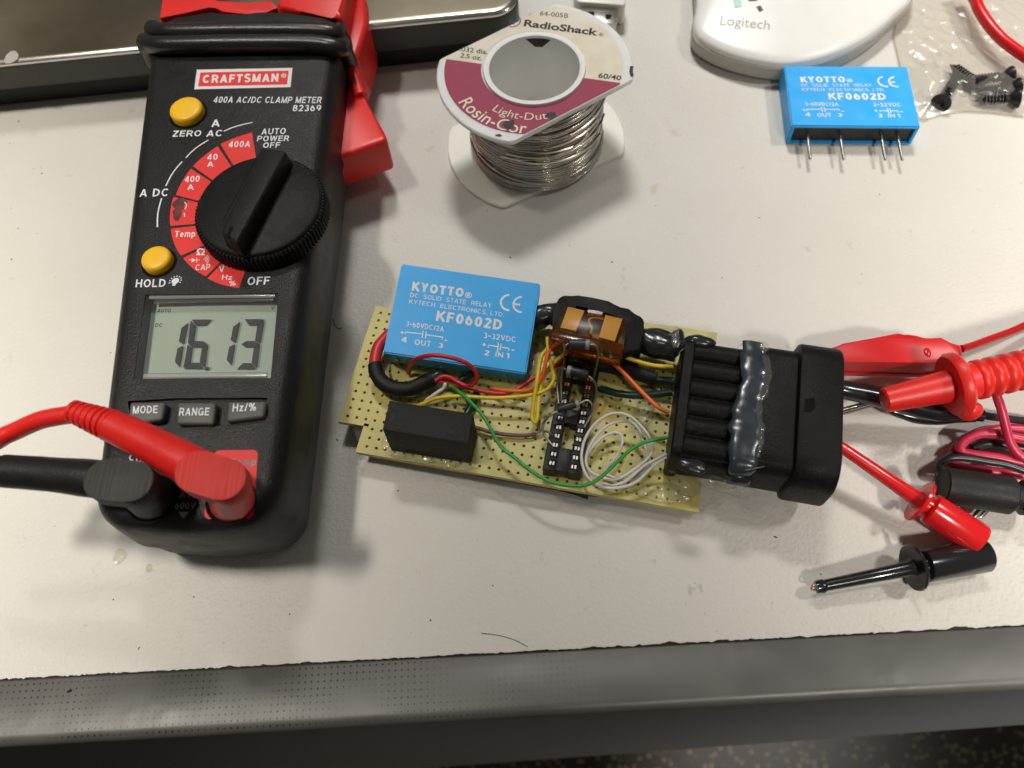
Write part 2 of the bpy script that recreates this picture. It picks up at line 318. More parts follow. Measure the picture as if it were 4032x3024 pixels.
def rpoly(cor, rad, inset=0.0, n=6):
    """convex counter-clockwise polygon, offset inwards, with rounded corners (list of (x, y))"""
    c = [V((p[0], p[1])) for p in cor]; N = len(c); L = []
    for i in range(N):
        d = (c[(i + 1) % N] - c[i]).normalized(); nrm = V((-d.y, d.x)); L.append((c[i] + nrm * inset, d))
    out = []
    pts = []
    for i in range(N):
        (p, d), (q, e) = L[i - 1], L[i]; det = d.x * e.y - d.y * e.x; t = ((q.x - p.x) * e.y - (q.y - p.y) * e.x) / det; pts.append(p + d * t)
    for i in range(N):
        r = max(rad[i] - inset, .15) if isinstance(rad, (list, tuple)) else max(rad - inset, .15)
        d0 = L[i - 1][1]; d1 = L[i][1]; ang = math.acos(max(-1, min(1, d0.dot(d1)))); tl = r * math.tan(ang / 2)
        a = pts[i] - d0 * tl; ctr = a + V((-d0.y, d0.x)) * r; a0 = math.atan2((a - ctr).y, (a - ctr).x)
        for k in range(n + 1):
            th = a0 + ang * k / n; out.append((ctr.x + r * math.cos(th), ctr.y + r * math.sin(th)))
    return out
def layered_bm(cor, rad, layers, n=6):
    bm = bmesh.new(); rings = []
    for z, ins in layers: rings.append([bm.verts.new((x, y, z)) for x, y in rpoly(cor, rad, ins, n)])
    m = len(rings[0])
    for a, b in zip(rings, rings[1:]):
        for i in range(m): bm.faces.new((a[i], a[(i + 1) % m], b[(i + 1) % m], b[i]))
    bm.faces.new(rings[0][::-1]); bm.faces.new(rings[-1]); return bm
def cut(o, cutters):
    """subtract closed bmeshes (world mm) from object o"""
    og = origin(o); tmp = []
    for bm in cutters:
        bmesh.ops.recalc_face_normals(bm, faces=bm.faces)
        for v in bm.verts: v.co = (v.co - og) * S
        me = bpy.data.meshes.new('cut'); bm.to_mesh(me); bm.free(); c = bpy.data.objects.new('cut', me); col.objects.link(c)
        c.parent = o.parent; 
        if not o.parent: c.location = o.location
        md = o.modifiers.new('b', 'BOOLEAN'); md.operation = 'DIFFERENCE'; md.object = c; md.solver = 'EXACT'; tmp.append(c)
    bpy.context.view_layer.update(); dg = bpy.context.evaluated_depsgraph_get()
    me = bpy.data.meshes.new_from_object(o.evaluated_get(dg)); o.modifiers.clear(); old = o.data; o.data = me; bpy.data.meshes.remove(old)
    for c in tmp: me2 = c.data; bpy.data.objects.remove(c); bpy.data.meshes.remove(me2)
    for p in me.polygons: p.use_smooth = True
    try: me.set_sharp_from_angle(angle=R(35))
    except Exception: pass
TXT = {}
# a plain grotesque drawn from strokes: capitals 1 high, centre lines inset by half the stroke h
def arcp(cx, cy, rx, ry, a0, a1, n=10): return [(cx + rx * math.cos(R(a0 + (a1 - a0) * i / n)), cy + ry * math.sin(R(a0 + (a1 - a0) * i / n))) for i in range(n + 1)]
def glyph(c, h):
    w = .70; t = 1 - h; b = h; l = h; r = w - h
    def bowl(x0, y0, y1, xr): ry = (y1 - y0) / 2; rx = min(ry, (xr - x0) * .75); return [(x0, y1)] + arcp(xr - rx, (y0 + y1) / 2, rx, ry, 90, -90) + [(x0, y0)]
    def oval(x0, x1, y0, y1): return arcp((x0 + x1) / 2, (y0 + y1) / 2, (x1 - x0) / 2, (y1 - y0) / 2, 90, 450, 22)
    m = .5
    D = {
     'A': (.76, [[(h * .9, 0), (.38, 1 - h * .4)], [(.38, 1 - h * .4), (.76 - h * .9, 0)], [(.2, .30), (.56, .30)]]),
     'B': (.70, [[(l, 0), (l, 1)], bowl(l, .54, t, .62 - h * .6), bowl(l, b, .54, .70 - h)]),
     'C': (.74, [arcp(.38, .5, .38 - h, .5 - h, 42, 318, 20)]), 'D': (.72, [[(l, 0), (l, 1)], bowl(l, b, t, .72 - h)]),
     'E': (.62, [[(l, 0), (l, 1)], [(l, t), (.62, t)], [(l, .52), (.57, .52)], [(l, b), (.62, b)]]), 'F': (.58, [[(l, 0), (l, 1)], [(l, t), (.58, t)], [(l, .5), (.53, .5)]]),
     'G': (.76, [arcp(.38, .5, .38 - h, .5 - h, 48, 350, 20), [(.76 - h, .02), (.76 - h, .46)], [(.42, .45), (.76, .45)]]), 'H': (.70, [[(l, 0), (l, 1)], [(r, 0), (r, 1)], [(l, .52), (r, .52)]]),
     'I': (2 * h, [[(h, 0), (h, 1)]]), 'K': (.70, [[(l, 0), (l, 1)], [(l, .36), (.68 - h * .4, 1)], [(.28, .56), (.72 - h * .4, 0)]]), 'L': (.58, [[(l, 0), (l, 1)], [(l, b), (.58, b)]]),
     'M': (.84, [[(l, 0), (l, 1)], [(.84 - h, 0), (.84 - h, 1)], [(l, 1 - h * .5), (.42, h * .4)], [(.42, h * .4), (.84 - h, 1 - h * .5)]]), 'N': (.72, [[(l, 0), (l, 1)], [(.72 - h, 0), (.72 - h, 1)], [(l, 1 - h * .5), (.72 - h, h * .5)]]),
     'O': (.78, [oval(h, .78 - h, b, t)]), '0': (.60, [oval(h, .60 - h, b, t)]), 'P': (.66, [[(l, 0), (l, 1)], bowl(l, .44, t, .66 - h)]),
     'R': (.70, [[(l, 0), (l, 1)], bowl(l, .46, t, .68 - h), [(.40, .46), (.70 - h * .6, 0)]]),
     'S': (.66, [arcp(.33, .74, .33 - h, .26 - h * .5, 25, 270, 14) + arcp(.33, .26 + h * .25, .33 - h, .25 - h * .35, 90, -155, 14)[1:]]),
     'T': (.62, [[(.31, 0), (.31, 1)], [(0, t), (.62, t)]]), 'U': (.72, [[(l, 1), (l, .36)] + arcp(.36, .36, .36 - h, .36 - h, 180, 360, 12) + [(.72 - h, 1)]]),
     'V': (.72, [[(h * .9, 1), (.36, h * .4)], [(.36, h * .4), (.72 - h * .9, 1)]]), 'W': (1.02, [[(h * .9, 1), (.27, h * .4)], [(.27, h * .4), (.51, 1 - h * .4)], [(.51, 1 - h * .4), (.75, h * .4)], [(.75, h * .4), (1.02 - h * .9, 1)]]),
     'Y': (.70, [[(h * .9, 1), (.35, .42)], [(.35, .42), (.70 - h * .9, 1)], [(.35, 0), (.35, .45)]]), 'Z': (.62, [[(0, t), (.62, t)], [(.62 - h, t), (h, b)], [(0, b), (.62, b)]]),
     '1': (.40, [[(.40 - h, 0), (.40 - h, 1)], [(.06, .74), (.40 - h, .90)]]), '2': (.58, [arcp(.29, 1 - .29, .29 - h, .29 - h, 165, -40, 14) + [(h, b)], [(0, b), (.58, b)]]),
     '3': (.58, [arcp(.28, .74, .27 - h, .26 - h, 150, -90, 14), arcp(.28, .27, .30 - h, .27 - h, 90, -155, 14)]), '4': (.62, [[(.44, 0), (.44, 1)], [(.44, 1 - h * .5), (h * .8, .30)], [(h * .4, .26), (.62, .26)]]),
     '5': (.58, [[(.12, t), (.54, t)], [(.12 + h * .3, t), (.09 + h * .3, .52)], arcp(.28, .33, .30 - h, .33 - h, 140, -150, 16)]), '6': (.60, [oval(h, .60 - h, b, .62), arcp(.42, .34, .42 - h, .66 - h, 180, 108, 8)]),
     '7': (.54, [[(0, t), (.54, t)], [(.54 - h, t), (.2, 0)]]), '8': (.60, [oval(h * 1.2, .60 - h * 1.2, .54, t), oval(h, .60 - h, b, .54)]), '9': (.60, [oval(h, .60 - h, .38, t), arcp(.18, .66, .42 - h, .66 - h, 0, -72, 8)]),
     'e': (.54, [arcp(.27, .37, .27 - h, .37 - h, 0, 310, 18), [(h, .37), (.54 - h * .4, .37)]]), 'm': (.84, [[(l, 0), (l, .74)], arcp(.27, .44, .27 - h, .30 - h, 180, 0, 10) + [(.54 - h, 0)], arcp(.60, .44, .24 - h * .7, .30 - h, 180, 0, 10) + [(.84 - h, 0)]]),
     'p': (.58, [[(l, -.24), (l, .74)], oval(h, .58 - h, b, .74 - h)]), 'z': (.48, [[(0, .74 - h), (.48, .74 - h)], [(.48 - h, .74 - h), (h, b)], [(0, b), (.48, b)]]),
     '/': (.34, [[(h * .7, 0), (.34 - h * .7, 1)]]), '%': (.90, [oval(h * .7, .34, .56, 1 - h * .7), oval(.56, .90 - h * .7, h * .7, .44), [(.24, 0), (.66, 1)]]), '+': (.5, [[(0, .5), (.5, .5)], [(.25, .25), (.25, .75)]]),
     '-': (.34, [[(0, .4), (.34, .4)]]), '~': (.42, [[(0, .42), (.1, .54), (.21, .48), (.32, .42), (.42, .54)]]), '.': (2 * h, [[(h, 0), (h, 2 * h)]]), ',': (2 * h, [[(h * 1.2, 2 * h), (h * .4, -h)]]), ' ': (.26, []),
     '\u03a9': (.80, [[(0, b), (.28, b)] + arcp(.40, .58, .40 - h, .42 - h, 235, -55, 18) + [(.52, b), (.80, b)]]), '\u00ae': (1.0, [oval(.06, .94, .06, .94), [(.36, .25), (.36, .77)], [(.36, .73), (.56, .72), (.62, .6), (.54, .5), (.36, .48)], [(.5, .48), (.64, .25)]])}
    return D.get(c, (.5, [[(.1, 0), (.1, 1)]]))
def text_geo(s, bold=0.0, human=False):
    key = (s, bold, human)
    if key in TXT: return TXT[key]
    if human:
        c = bpy.data.curves.new('t', 'FONT'); c.body = s; c.size = 1.0; c.resolution_u = 3; c.offset = bold; c.fill_mode = 'FRONT'
        o = bpy.data.objects.new('t', c); me = bpy.data.meshes.new_from_object(o)
        TXT[key] = ([v.co.copy() for v in me.vertices], [tuple(p.vertices) for p in me.polygons])
        bpy.data.objects.remove(o); bpy.data.curves.remove(c); bpy.data.meshes.remove(me); return TXT[key]
    h = .066 + bold * 1.5; x = 0.0; vs = []; fs = []; k = 0
    for ch in s:
        gw, st = glyph(ch, h)
        for p in st:
            p = [V((x + q[0], q[1], 0)) for q in p]; n = len(p); b0 = len(vs); k += 1; closed = (p[0] - p[-1]).length < 1e-4
            for i in range(n):
                a, b = (p[i - 1] if i else (p[-2] if closed else p[0])), (p[i + 1] if i < n - 1 else (p[1] if closed else p[-1]))
                d0 = (p[i] - a); d1 = (b - p[i]); d0 = d0.normalized() if d0.length > 1e-6 else d1.normalized(); d1 = d1.normalized() if d1.length > 1e-6 else d0
                tt = (d0 + d1).normalized(); nn = V((-tt.y, tt.x, 0)); ml = h / max(.45, nn.dot(V((-d0.y, d0.x, 0))))
                zz = V((0, 0, (k % 3) * .006)); vs += [p[i] + nn * ml + zz, p[i] - nn * ml + zz]
            for i in range(n - 1): fs.append((b0 + 2 * i, b0 + 2 * i + 1, b0 + 2 * i + 3, b0 + 2 * i + 2))
        x += gw + (.17 if gw else 0)
    TXT[key] = (vs, fs); return TXT[key]
def text(s, O, Rp, Tp, m, parent, bold=0.0, lift=.04, name='lettering', bend=None, drape=None, n=None, human=False):
    """lettering whose baseline runs O to Rp and whose capitals reach Tp above O"""
    vs, fs = text_geo(s, bold, human); x0 = min(v.x for v in vs); x1 = max(v.x for v in vs); y1 = max(v.y for v in vs) if human or s in '+-~' else 1.0; y0 = min(v.y for v in vs) if s in '-+.' else 0.0
    ex = Rp - O; ey = Tp - O; nn = n or ex.cross(ey).normalized(); out = []
    for v in vs:
        a = (v.x - x0) / (x1 - x0); b = (v.y - y0) / (y1 - y0)
        p = bend(a, b) if bend else O + ex * a + ey * b
        if drape:
            h = drape.ray_cast(V((p.x, p.y, 200)), V((0, 0, -1)))[0]
            if h: p = h
        out.append(p + nn * (lift + v.z))
    return link(name, out, fs, m, parent)
def ribbon(pts, w, m, parent, n=UP, lift=.04, name='lettering'):
    vs = []; fs = []; k = len(pts)
    for i in range(k):
        t = (pts[min(i + 1, k - 1)] - pts[max(i - 1, 0)]).normalized(); s = n.cross(t).normalized() * w / 2
        vs += [pts[i] + s + n * lift, pts[i] - s + n * lift]
    for i in range(k - 1): fs.append((2 * i, 2 * i + 1, 2 * i + 3, 2 * i + 2))
    return link(name, vs, fs, m, parent)
def sheet(pts, m, parent, n=UP, lift=.03, name='print'):
    return link(name, [p + n * lift for p in pts], [tuple(range(len(pts)))], m, parent)
def blob(name, c, rad, m, parent, seed=0, amp=.25, freq=.25, rot=0.0, sub=3, cutz=None, **k):
    bm = bmesh.new(); bmesh.ops.create_icosphere(bm, subdivisions=sub, radius=1.0); Rz = Matrix.Rotation(rot, 3, 'Z')
    for v in bm.verts:
        d = v.co.copy(); q = V((d.x * rad[0], d.y * rad[1], d.z * rad[2])); q *= 1 + amp * noise.noise(q * freq + V((seed * 3.1, seed, 0))) + amp * .5 * noise.noise(q * freq * 3 + V((0, seed * 2.3, 0)))
        p = V(c) + Rz @ q
        if cutz is not None: p.z = max(p.z, cutz)
        v.co = p
    return from_bm(name, bm, m, parent, smooth=True, sharp=None, **k)

# ------------------------------------------------------------------ the bench: laminate top, steel edge strip, apron, floor
def front(x, off=0.0): return 31.3 + .0438 * x + off
random.seed(3)
xs = [-420 + i * .6 for i in range(1401)]
edge = []
for x in xs:
    j = .12 + .30 * noise.noise(V((x * .35, 0, 1))) + .28 * noise.noise(V((x * .85, 2, 1))) + 1.1 * max(0, noise.noise(V((x * .16, 5, 1)))) ** 2 + .22 * noise.noise(V((x * 1.4, 3, 1)))
    edge.append((x, front(x) + j))
tv = [V((x, y, 0)) for x, y in edge] + [V((x, y, -1.2)) for x, y in edge] + [V((x, 640, 0)) for x, y in edge]
n_ = len(xs); tf = []
for i in range(n_ - 1): tf += [(i, i + 1, 2 * n_ + i + 1, 2 * n_ + i), (n_ + i, n_ + i + 1, i + 1, i)]
table = link('tabletop', tv, tf, 'table_laminate', kind='structure', org=(0, 0, 0))
table['label'] = 'off-white textured laminate bench top'
# dirt packed in the joint
link('joint_grime', [V((-420, front(-420, -.6), -.75)), V((420, front(420, -.6), -.75)), V((420, front(420, 3), -.75)), V((-420, front(-420, 3), -.75))], [(0, 1, 2, 3)], 'grime', table)
# steel strip: flat 13 mm, rounded nose, apron falling away
prof = [(-.18, -.9), (-.30, -.35), (-.62, -.12), (-12.0, -.12)]
rn = 2.6
for k in range(9): a = math.pi / 2 * k / 8; prof.append((-12.0 - rn * math.sin(a), -.12 - rn * (1 - math.cos(a))))
vs = []; fs = []; NX = 60
for i in range(NX + 1):
    x = -420 + 840 * i / NX
    for py, pz in prof: vs.append(V((x, front(x) + py + .0047 * x * min(1, -py / 12), pz)))
k_ = len(prof)
for i in range(NX):
    for j in range(k_ - 1): a = i * k_ + j; fs.append((a, a + 1, a + k_ + 1, a + k_))
link('edge_strip', vs, fs, 'strip_perforated', table, smooth=True, label='worn grey edge strip of the bench')
fx = lambda x: front(x) - 14.6 + .0047 * x
vs = []
for x in (-420, 420): vs += [V((x, fx(x), -2.72)), V((x, fx(x) - .4, -190 + .42 * (x - 100))), V((x, fx(x) + 30, -192 + .42 * (x - 100)))]
link('apron', vs, [(0, 3, 4, 1), (1, 4, 5, 2)], 'apron_dark', table)
link('floor', [V((-2500, -2500, -760)), V((2500, -2500, -760)), V((2500, 2500, -760)), V((-2500, 2500, -760))], [(0, 1, 2, 3)], 'floor_terrazzo', kind='structure')['label'] = 'dark speckled terrazzo floor below the bench'

# ------------------------------------------------------------------ clamp meter
ZT = 34.0
MT = thing('clamp_meter', 'black and red handheld clamp meter whose display reads 16.13', 'clamp meter', (-82, 125, 0))
cor = [(-102.6, 53.6), (-82, 51.6), (-59.6, 53.6), (-59.8, 203), (-120.0, 203)]; rad = [9.5, 60, 10.5, 4, 4]
from_bm('lower_shell', layered_bm(cor, rad, [(0.5, 6.0), (1.6, 3.6), (5, 2.0), (14.8, 1.0), (16.3, 1.0), (16.6, 2.0)], 8), 'meter_lower', MT, smooth=True, sharp=28)
lay = [(16.5, 1.6), (16.9, .5), (17.4, .0), (27, .15), (30.3, .45), (31.9, 1.0), (33.0, 1.9), (33.65, 3.0), (ZT, 4.2)]
body = from_bm('body', layered_bm(cor, rad, lay, 8), 'meter_black', MT, smooth=True, sharp=28)
cutters = []
lcdq = [on(Z2, 345, 525, ZT), on(Z2, 1400, 512, ZT), on(Z2, 1338, 1185, ZT), on(Z2, 252, 1192, ZT)]
LCDZ = 29.8
cutters.append(prism_bm([p + UP * 3 for p in lcdq], LCDZ - .3))
slot = [on(Z2, x, y, ZT) for x, y in ((205, 1365), (600, 1342), (1310, 1338), (1322, 1475), (1010, 1560), (600, 1578), (235, 1535))]
cutters.append(prism_bm([p + UP * 3 for p in slot], ZT - 1.0))
cut(body, cutters)
# display
scr = link('display', [V((p.x, p.y, LCDZ)) for p in lcdq], [(0, 1, 2, 3)], 'lcd_panel', MT)
def dpt(x, y): return on(Z2, x, y, LCDZ + .05)
SL = {}
def seg7(ox, oy, segs, wd, ht, sl, th=46):
    """segments of one digit; (ox, oy) is the bottom-left of the digit box in sighting units, sl the lean"""
    def P(a, b): return (ox + a * wd + b * sl, oy - b * ht)
    k = th / wd; g = .012; kv = th / ht; out = []
    A = {'a': [(0 + .04, 1), (1 - .04, 1), (1 - k, 1 - kv), (k, 1 - kv)], 'd': [(k, kv), (1 - k, kv), (1 - .04, 0), (.04, 0)],
         'g': [(.06, .5), (k, .5 + kv / 2), (1 - k, .5 + kv / 2), (1 - .06, .5), (1 - k, .5 - kv / 2), (k, .5 - kv / 2)],
         'f': [(0, 1 - .02), (k, 1 - kv - g), (k, .5 + kv / 2 + g), (.03, .5 + g)], 'e': [(.03, .5 - g), (k, .5 - kv / 2 - g), (k, kv + g), (0, .02)],
         'b': [(1, .98), (1 - .03, .5 + g), (1 - k, .5 + kv / 2 + g), (1 - k, 1 - kv - g)], 'c': [(1 - .03, .5 - g), (1, .02), (1 - k, kv + g), (1 - k, .5 - kv / 2 - g)]}
    return [[P(a, b) for a, b in A[s]] for s in segs]
digits = []
digits.append(seg7(448, 1105, 'bc', 168, 368, 72)); digits.append(seg7(645, 1110, 'acdefg', 170, 390, 62, 48))
digits.append(seg7(858, 1090, 'bc', 168, 362, 72)); digits.append(seg7(1065, 1112, 'abcdg', 162, 395, 62, 48))
digits.append([[(820, 1095), (852, 1095), (846, 1120), (814, 1120)]])
for d in digits:
    vs = []; fs = []; vg = []
    for q in d:
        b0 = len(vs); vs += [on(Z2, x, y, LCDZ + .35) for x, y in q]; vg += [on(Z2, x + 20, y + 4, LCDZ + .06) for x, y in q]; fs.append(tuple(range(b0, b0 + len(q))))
    link('digit', vs, fs, 'lcd_dark', scr); link('digit_shadow', vg, fs, 'lcd_painted_shadow', scr)  # paler offset copies paint the digits' cast shadow on the panel
def t2(s, a, b, c, Z, h, m, par, bold=0.0, **k): return text(s, on(Z, *a, h), on(Z, *b, h), on(Z, *c, h), m, par, bold, n=UP, **k)
t2('AUTO', (440, 665), (545, 665), (446, 635), Z2, LCDZ, 'lcd_dark', scr, .01); t2('DC', (425, 780), (478, 780), (430, 750), Z2, LCDZ, 'lcd_dark', scr, .01); t2('V', (1343, 642), (1366, 642), (1343, 618), Z2, LCDZ, 'lcd_dark', scr, .01)
# clear lens with polished top and bottom edges
link('lens', [V((p.x, p.y, ZT - .35)) for p in lcdq], [(0, 1, 2, 3)], 'lens', MT)
def strip(a, b, c, d, z0, z1, m): return link('lens_edge', [on(Z2, *a, z0), on(Z2, *b, z0), on(Z2, *c, z1), on(Z2, *d, z1)], [(0, 1, 2, 3)], m, MT)
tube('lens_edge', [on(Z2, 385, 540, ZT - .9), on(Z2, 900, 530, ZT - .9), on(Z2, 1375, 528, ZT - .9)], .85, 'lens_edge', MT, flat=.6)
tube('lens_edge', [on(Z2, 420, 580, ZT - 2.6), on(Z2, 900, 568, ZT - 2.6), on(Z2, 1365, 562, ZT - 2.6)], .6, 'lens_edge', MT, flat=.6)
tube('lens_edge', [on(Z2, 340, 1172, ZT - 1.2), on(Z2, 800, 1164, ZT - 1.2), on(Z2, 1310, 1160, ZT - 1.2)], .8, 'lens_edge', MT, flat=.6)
# rubber buttons
for nm, q, tx in (('MODE', [(222, 1372), (505, 1372), (478, 1512), (330, 1535), (212, 1490)], ((246, 1466), (442, 1462), (252, 1405))),
                  ('RANGE', [(602, 1374), (905, 1374), (885, 1548), (588, 1545)], ((612, 1482), (850, 1480), (620, 1420))),
                  ('Hz/%', [(1000, 1366), (1302, 1362), (1283, 1490), (985, 1528)], ((1035, 1450), (1222, 1442), (1042, 1388)))):
    b = prism('button', [on(Z2, x, y, ZT + 1.6) for x, y in q], ZT - 1.0, 'grey_button', MT, bev=.7, seg=3)
    t2(nm, *tx, Z2, ZT + 1.6, 'print_white', b, .012)
for cx, cy, rx in ((1007, 585, 86), (843, 1398, 78)):
    c = on(Z1, cx, cy, 36.6); r = (on(Z1, cx + rx, cy, 36.6) - c).length
    lathe('round_button', V((c.x, c.y, 33)), V((c.x, c.y, 40)), [(0, r + .1), (2.6, r + .1), (3.15, r - .1), (3.5, r - .55), (3.62, r - 1.4), (3.66, .4)], 'yellow_button', MT, seg=40)
    lathe('button_well', V((c.x, c.y, 33.2)), V((c.x, c.y, 40)), [(0, r + .9), (.85, r + .9), (.86, r + .1)], 'recess_black', MT, seg=40)
# dial
DC = V((-73.6, 137.0, 0)); DR = 17.3
vs = []; fs = []; NT = 96
ringz = [(33.9, 0), (38.3, 0), (38.9, -.6)]
for z, dr in ringz:
    for i in range(NT * 4):
        a = 2 * math.pi * i / (NT * 4); t = (0, 0, .55, .55)[i % 4]; rr = DR - t + dr; vs.append(V((DC.x + rr * math.cos(a), DC.y + rr * math.sin(a), z)))
nn_ = NT * 4
for j in range(2):
    for i in range(nn_): a = j * nn_ + i; b = j * nn_ + (i + 1) % nn_; fs.append((a, b, b + nn_, a + nn_))
fs.append(tuple(2 * nn_ + i for i in range(nn_)))
dial = link('dial', vs, fs, 'dial_black', MT, smooth=False)
lathe('dial_face', V((DC.x, DC.y, 38.6)), V((DC.x, DC.y, 50)), [(0, DR - 1.0), (1.2, DR - 1.2), (1.6, DR - 1.7), (1.7, 1)], 'dial_black', dial, seg=64)
pb = [(1205, 1300), (1300, 1345), (1585, 840), (1430, 795)]
ptop = [on(Z1, x, y, 45.5) for x, y in ((1198, 1262), (1290, 1318), (1560, 822), (1425, 800))]
pc = sum(ptop, V()) / 4
pbot = [V((pc.x + (p.x - pc.x) * 1.05, pc.y + (p.y - pc.y) * 1.05, 40.0)) for p in ptop]
bar = prism('pointer_bar', ptop, 40, 'dial_black', dial, bev=.7, seg=3, bot=pbot)
ribbon([on(Z1, 1236, 1298, 45.5), on(Z1, 1262, 1235, 45.5)], .9, 'recess_black', bar, name='pointer_slot', lift=.05)
ribbon([on(Z1, 1215, 1200, 45.5), on(Z1, 1420, 815, 45.5)], .22, 'recess_black', bar, name='pointer_line', lift=.05)
# printed red sectors round the dial
def ang(x, y): p = on(Z1, x, y, ZT); return math.atan2(p.y - DC.y, p.x - DC.x), math.hypot(p.x - DC.x, p.y - DC.y)
secs = [((1372, 722), (1200, 784)), ((1185, 796), (1050, 905)), ((1040, 918), (957, 1062)), ((945, 1072), (928, 1230)), ((930, 1245), (985, 1392)), ((997, 1405), (1120, 1505)), ((1130, 1515), (1300, 1568))]
def norm(a): return a if a > 0 else a + 2 * math.pi
for i, (p, q) in enumerate(secs):
    (a0, r0), (a1, r1) = ang(*p), ang(*q); a0, a1 = norm(a0), norm(a1); vs = []; fs = []; K = 14
    for k in range(K + 1):
        t = k / K; a = a0 + (a1 - a0) * t; ro = r0 + (r1 - r0) * t
        vs += [V((DC.x + 16 * math.cos(a), DC.y + 16 * math.sin(a), ZT + .03)), V((DC.x + ro * math.cos(a), DC.y + ro * math.sin(a), ZT + .03))]
    for k in range(K): fs.append((2 * k, 2 * k + 2, 2 * k + 3, 2 * k + 1))
    link('dial_sector', vs, fs, 'print_red', MT)
for cx, cy, rx, ry, sd in ((972, 1125, 30, 48, 1), (965, 1165, 22, 38, 2), (985, 1100, 34, 20, 3)):      # burnt smudge on the fourth sector
    link('burn_mark', [on(Z1, cx + rx * math.cos(a) * (1 + .8 * noise.noise(V((sd * 5, math.cos(a) * 2, math.sin(a) * 2)))), cy + ry * math.sin(a) * (1 + .8 * noise.noise(V((math.cos(a) * 2, sd * 7, math.sin(a) * 2)))), ZT + .05 + .004 * sd) for a in [k * math.pi / 12 for k in range(24)]], [tuple(range(24))[::-1]], 'print_red_worn', MT)
ribbon(spline([on(Z1, x, y, ZT) for x, y in ((1005, 1100), (1016, 1118), (1006, 1140))], 4), .28, 'print_white', MT, lift=.08); ribbon([on(Z1, 1003, 1160, ZT), on(Z1, 1006, 1180, ZT)], .28, 'print_white', MT, lift=.08)
def tm(s, a, b, c, m='print_white', bold=.012, lift=.04): return t2(s, a, b, c, Z1, ZT, m, MT, bold, lift=lift)
tm('400A', (1243, 803), (1360, 800), (1250, 770), lift=.06); tm('40', (1127, 872), (1184, 870), (1130, 840), lift=.06); tm('A', (1128, 908), (1162, 908), (1130, 880), lift=.06)
tm('400', (1005, 993), (1085, 990), (1010, 960), lift=.06); tm('A', (1020, 1033), (1055, 1033), (1022, 1005), lift=.06); tm('Temp', (950, 1292), (1062, 1290), (955, 1258), lift=.06)
tm('\u03a9', (1070, 1390), (1115, 1390), (1072, 1352), lift=.06); tm('CAP', (1063, 1472), (1142, 1470), (1067, 1440), lift=.06, bold=.0)
tm('V', (1192, 1482), (1222, 1480), (1192, 1450), lift=.06); tm('Hz', (1208, 1523), (1262, 1523), (1212, 1497), lift=.06, bold=0); tm('%', (1245, 1555), (1282, 1555), (1250, 1530), lift=.06, bold=0)
ribbon([on(Z1, 1030, 1416, ZT), on(Z1, 1088, 1416, ZT)], .18, 'print_white', MT, lift=.06)
link('lettering', [on(Z1, 1043, 1405, ZT + .06), on(Z1, 1043, 1428, ZT + .06), on(Z1, 1070, 1416, ZT + .06)], [(0, 1, 2)], 'print_white', MT)
ribbon([on(Z1, 1072, 1404, ZT), on(Z1, 1072, 1430, ZT)], .2, 'print_white', MT, lift=.06)
for rr in (4, 14, 22, 30):
    ribbon([on(Z1, 1108 + rr * math.cos(R(a)), 1412 + rr * math.sin(R(a)), ZT) for a in range(-50, 55, 10)], .16, 'print_white', MT, lift=.06)
tm('ZERO', (938, 745), (1092, 742), (946, 712)); tm('A', (1150, 692), (1196, 690), (1153, 652)); tm('AC', (1122, 745), (1205, 742), (1130, 710))
tm('A DC', (758, 1072), (912, 1068), (765, 1030)); tm('HOLD', (737, 1565), (900, 1562), (743, 1522)); tm('OFF', (1345, 1553), (1465, 1550), (1352, 1508))
tm('AUTO', (1422, 733), (1553, 730), (1428, 700)); tm('POWER', (1398, 770), (1572, 768), (1404, 740)); tm('OFF', (1430, 806), (1522, 804), (1436, 776))
tm('400A AC/DC CLAMP METER', (1160, 560), (1748, 562), (1170, 526), bold=.008); tm('82369', (1592, 606), (1746, 606), (1597, 572))
for pts in ([(1218, 715), (1260, 697), (1315, 680), (1375, 667)], [(1012, 860), (1048, 822), (1090, 790), (1135, 762)], [(903, 1013), (926, 966), (955, 922), (992, 880)], [(857, 1236), (858, 1180), (866, 1130), (880, 1080)]):
    ribbon(spline([on(Z1, x, y, ZT) for x, y in pts], 5), .38, 'print_white', MT)
sheet([on(Z1, x, y, ZT) for x, y in ((1072, 380), (1592, 370), (1582, 475), (1058, 487))], 'badge_white', MT, name='badge', lift=.05)
sheet([on(Z1, x, y, ZT) for x, y in ((1092, 396), (1572, 386), (1563, 461), (1079, 471))], 'print_red', MT, name='badge', lift=.09)
tm('CRAFTSMAN', (1102, 454), (1515, 446), (1108, 410), 'badge_white', .03, .13); tm('\u00ae', (1530, 425), (1558, 425), (1532, 402), 'badge_white', 0, .13)
# lamp symbol
bc = on(Z1, 955, 1530, ZT); ex = V((1, .03, 0)); ey = V((.1, 1, 0)).normalized(); dr_ = (on(Z1, 975, 1530, ZT) - bc).length
link('lettering', [bc + UP * .05 + (ex * math.cos(a) + ey * math.sin(a)) * dr_ for a in [i * math.pi / 8 for i in range(16)]], [tuple(range(16))], 'print_white', MT)
sheet([bc + ex * a * dr_ + ey * b * dr_ for a, b in ((-.45, -.8), (.45, -.8), (.45, -1.5), (-.45, -1.5))], 'print_white', MT, lift=.055, name='lettering')
for k in range(9):
    a = R(-20 + 220 * k / 8); d = ex * math.cos(a) + ey * math.sin(a); ribbon([bc + d * dr_ * 1.3, bc + d * dr_ * 1.75], .22, 'print_white', MT)
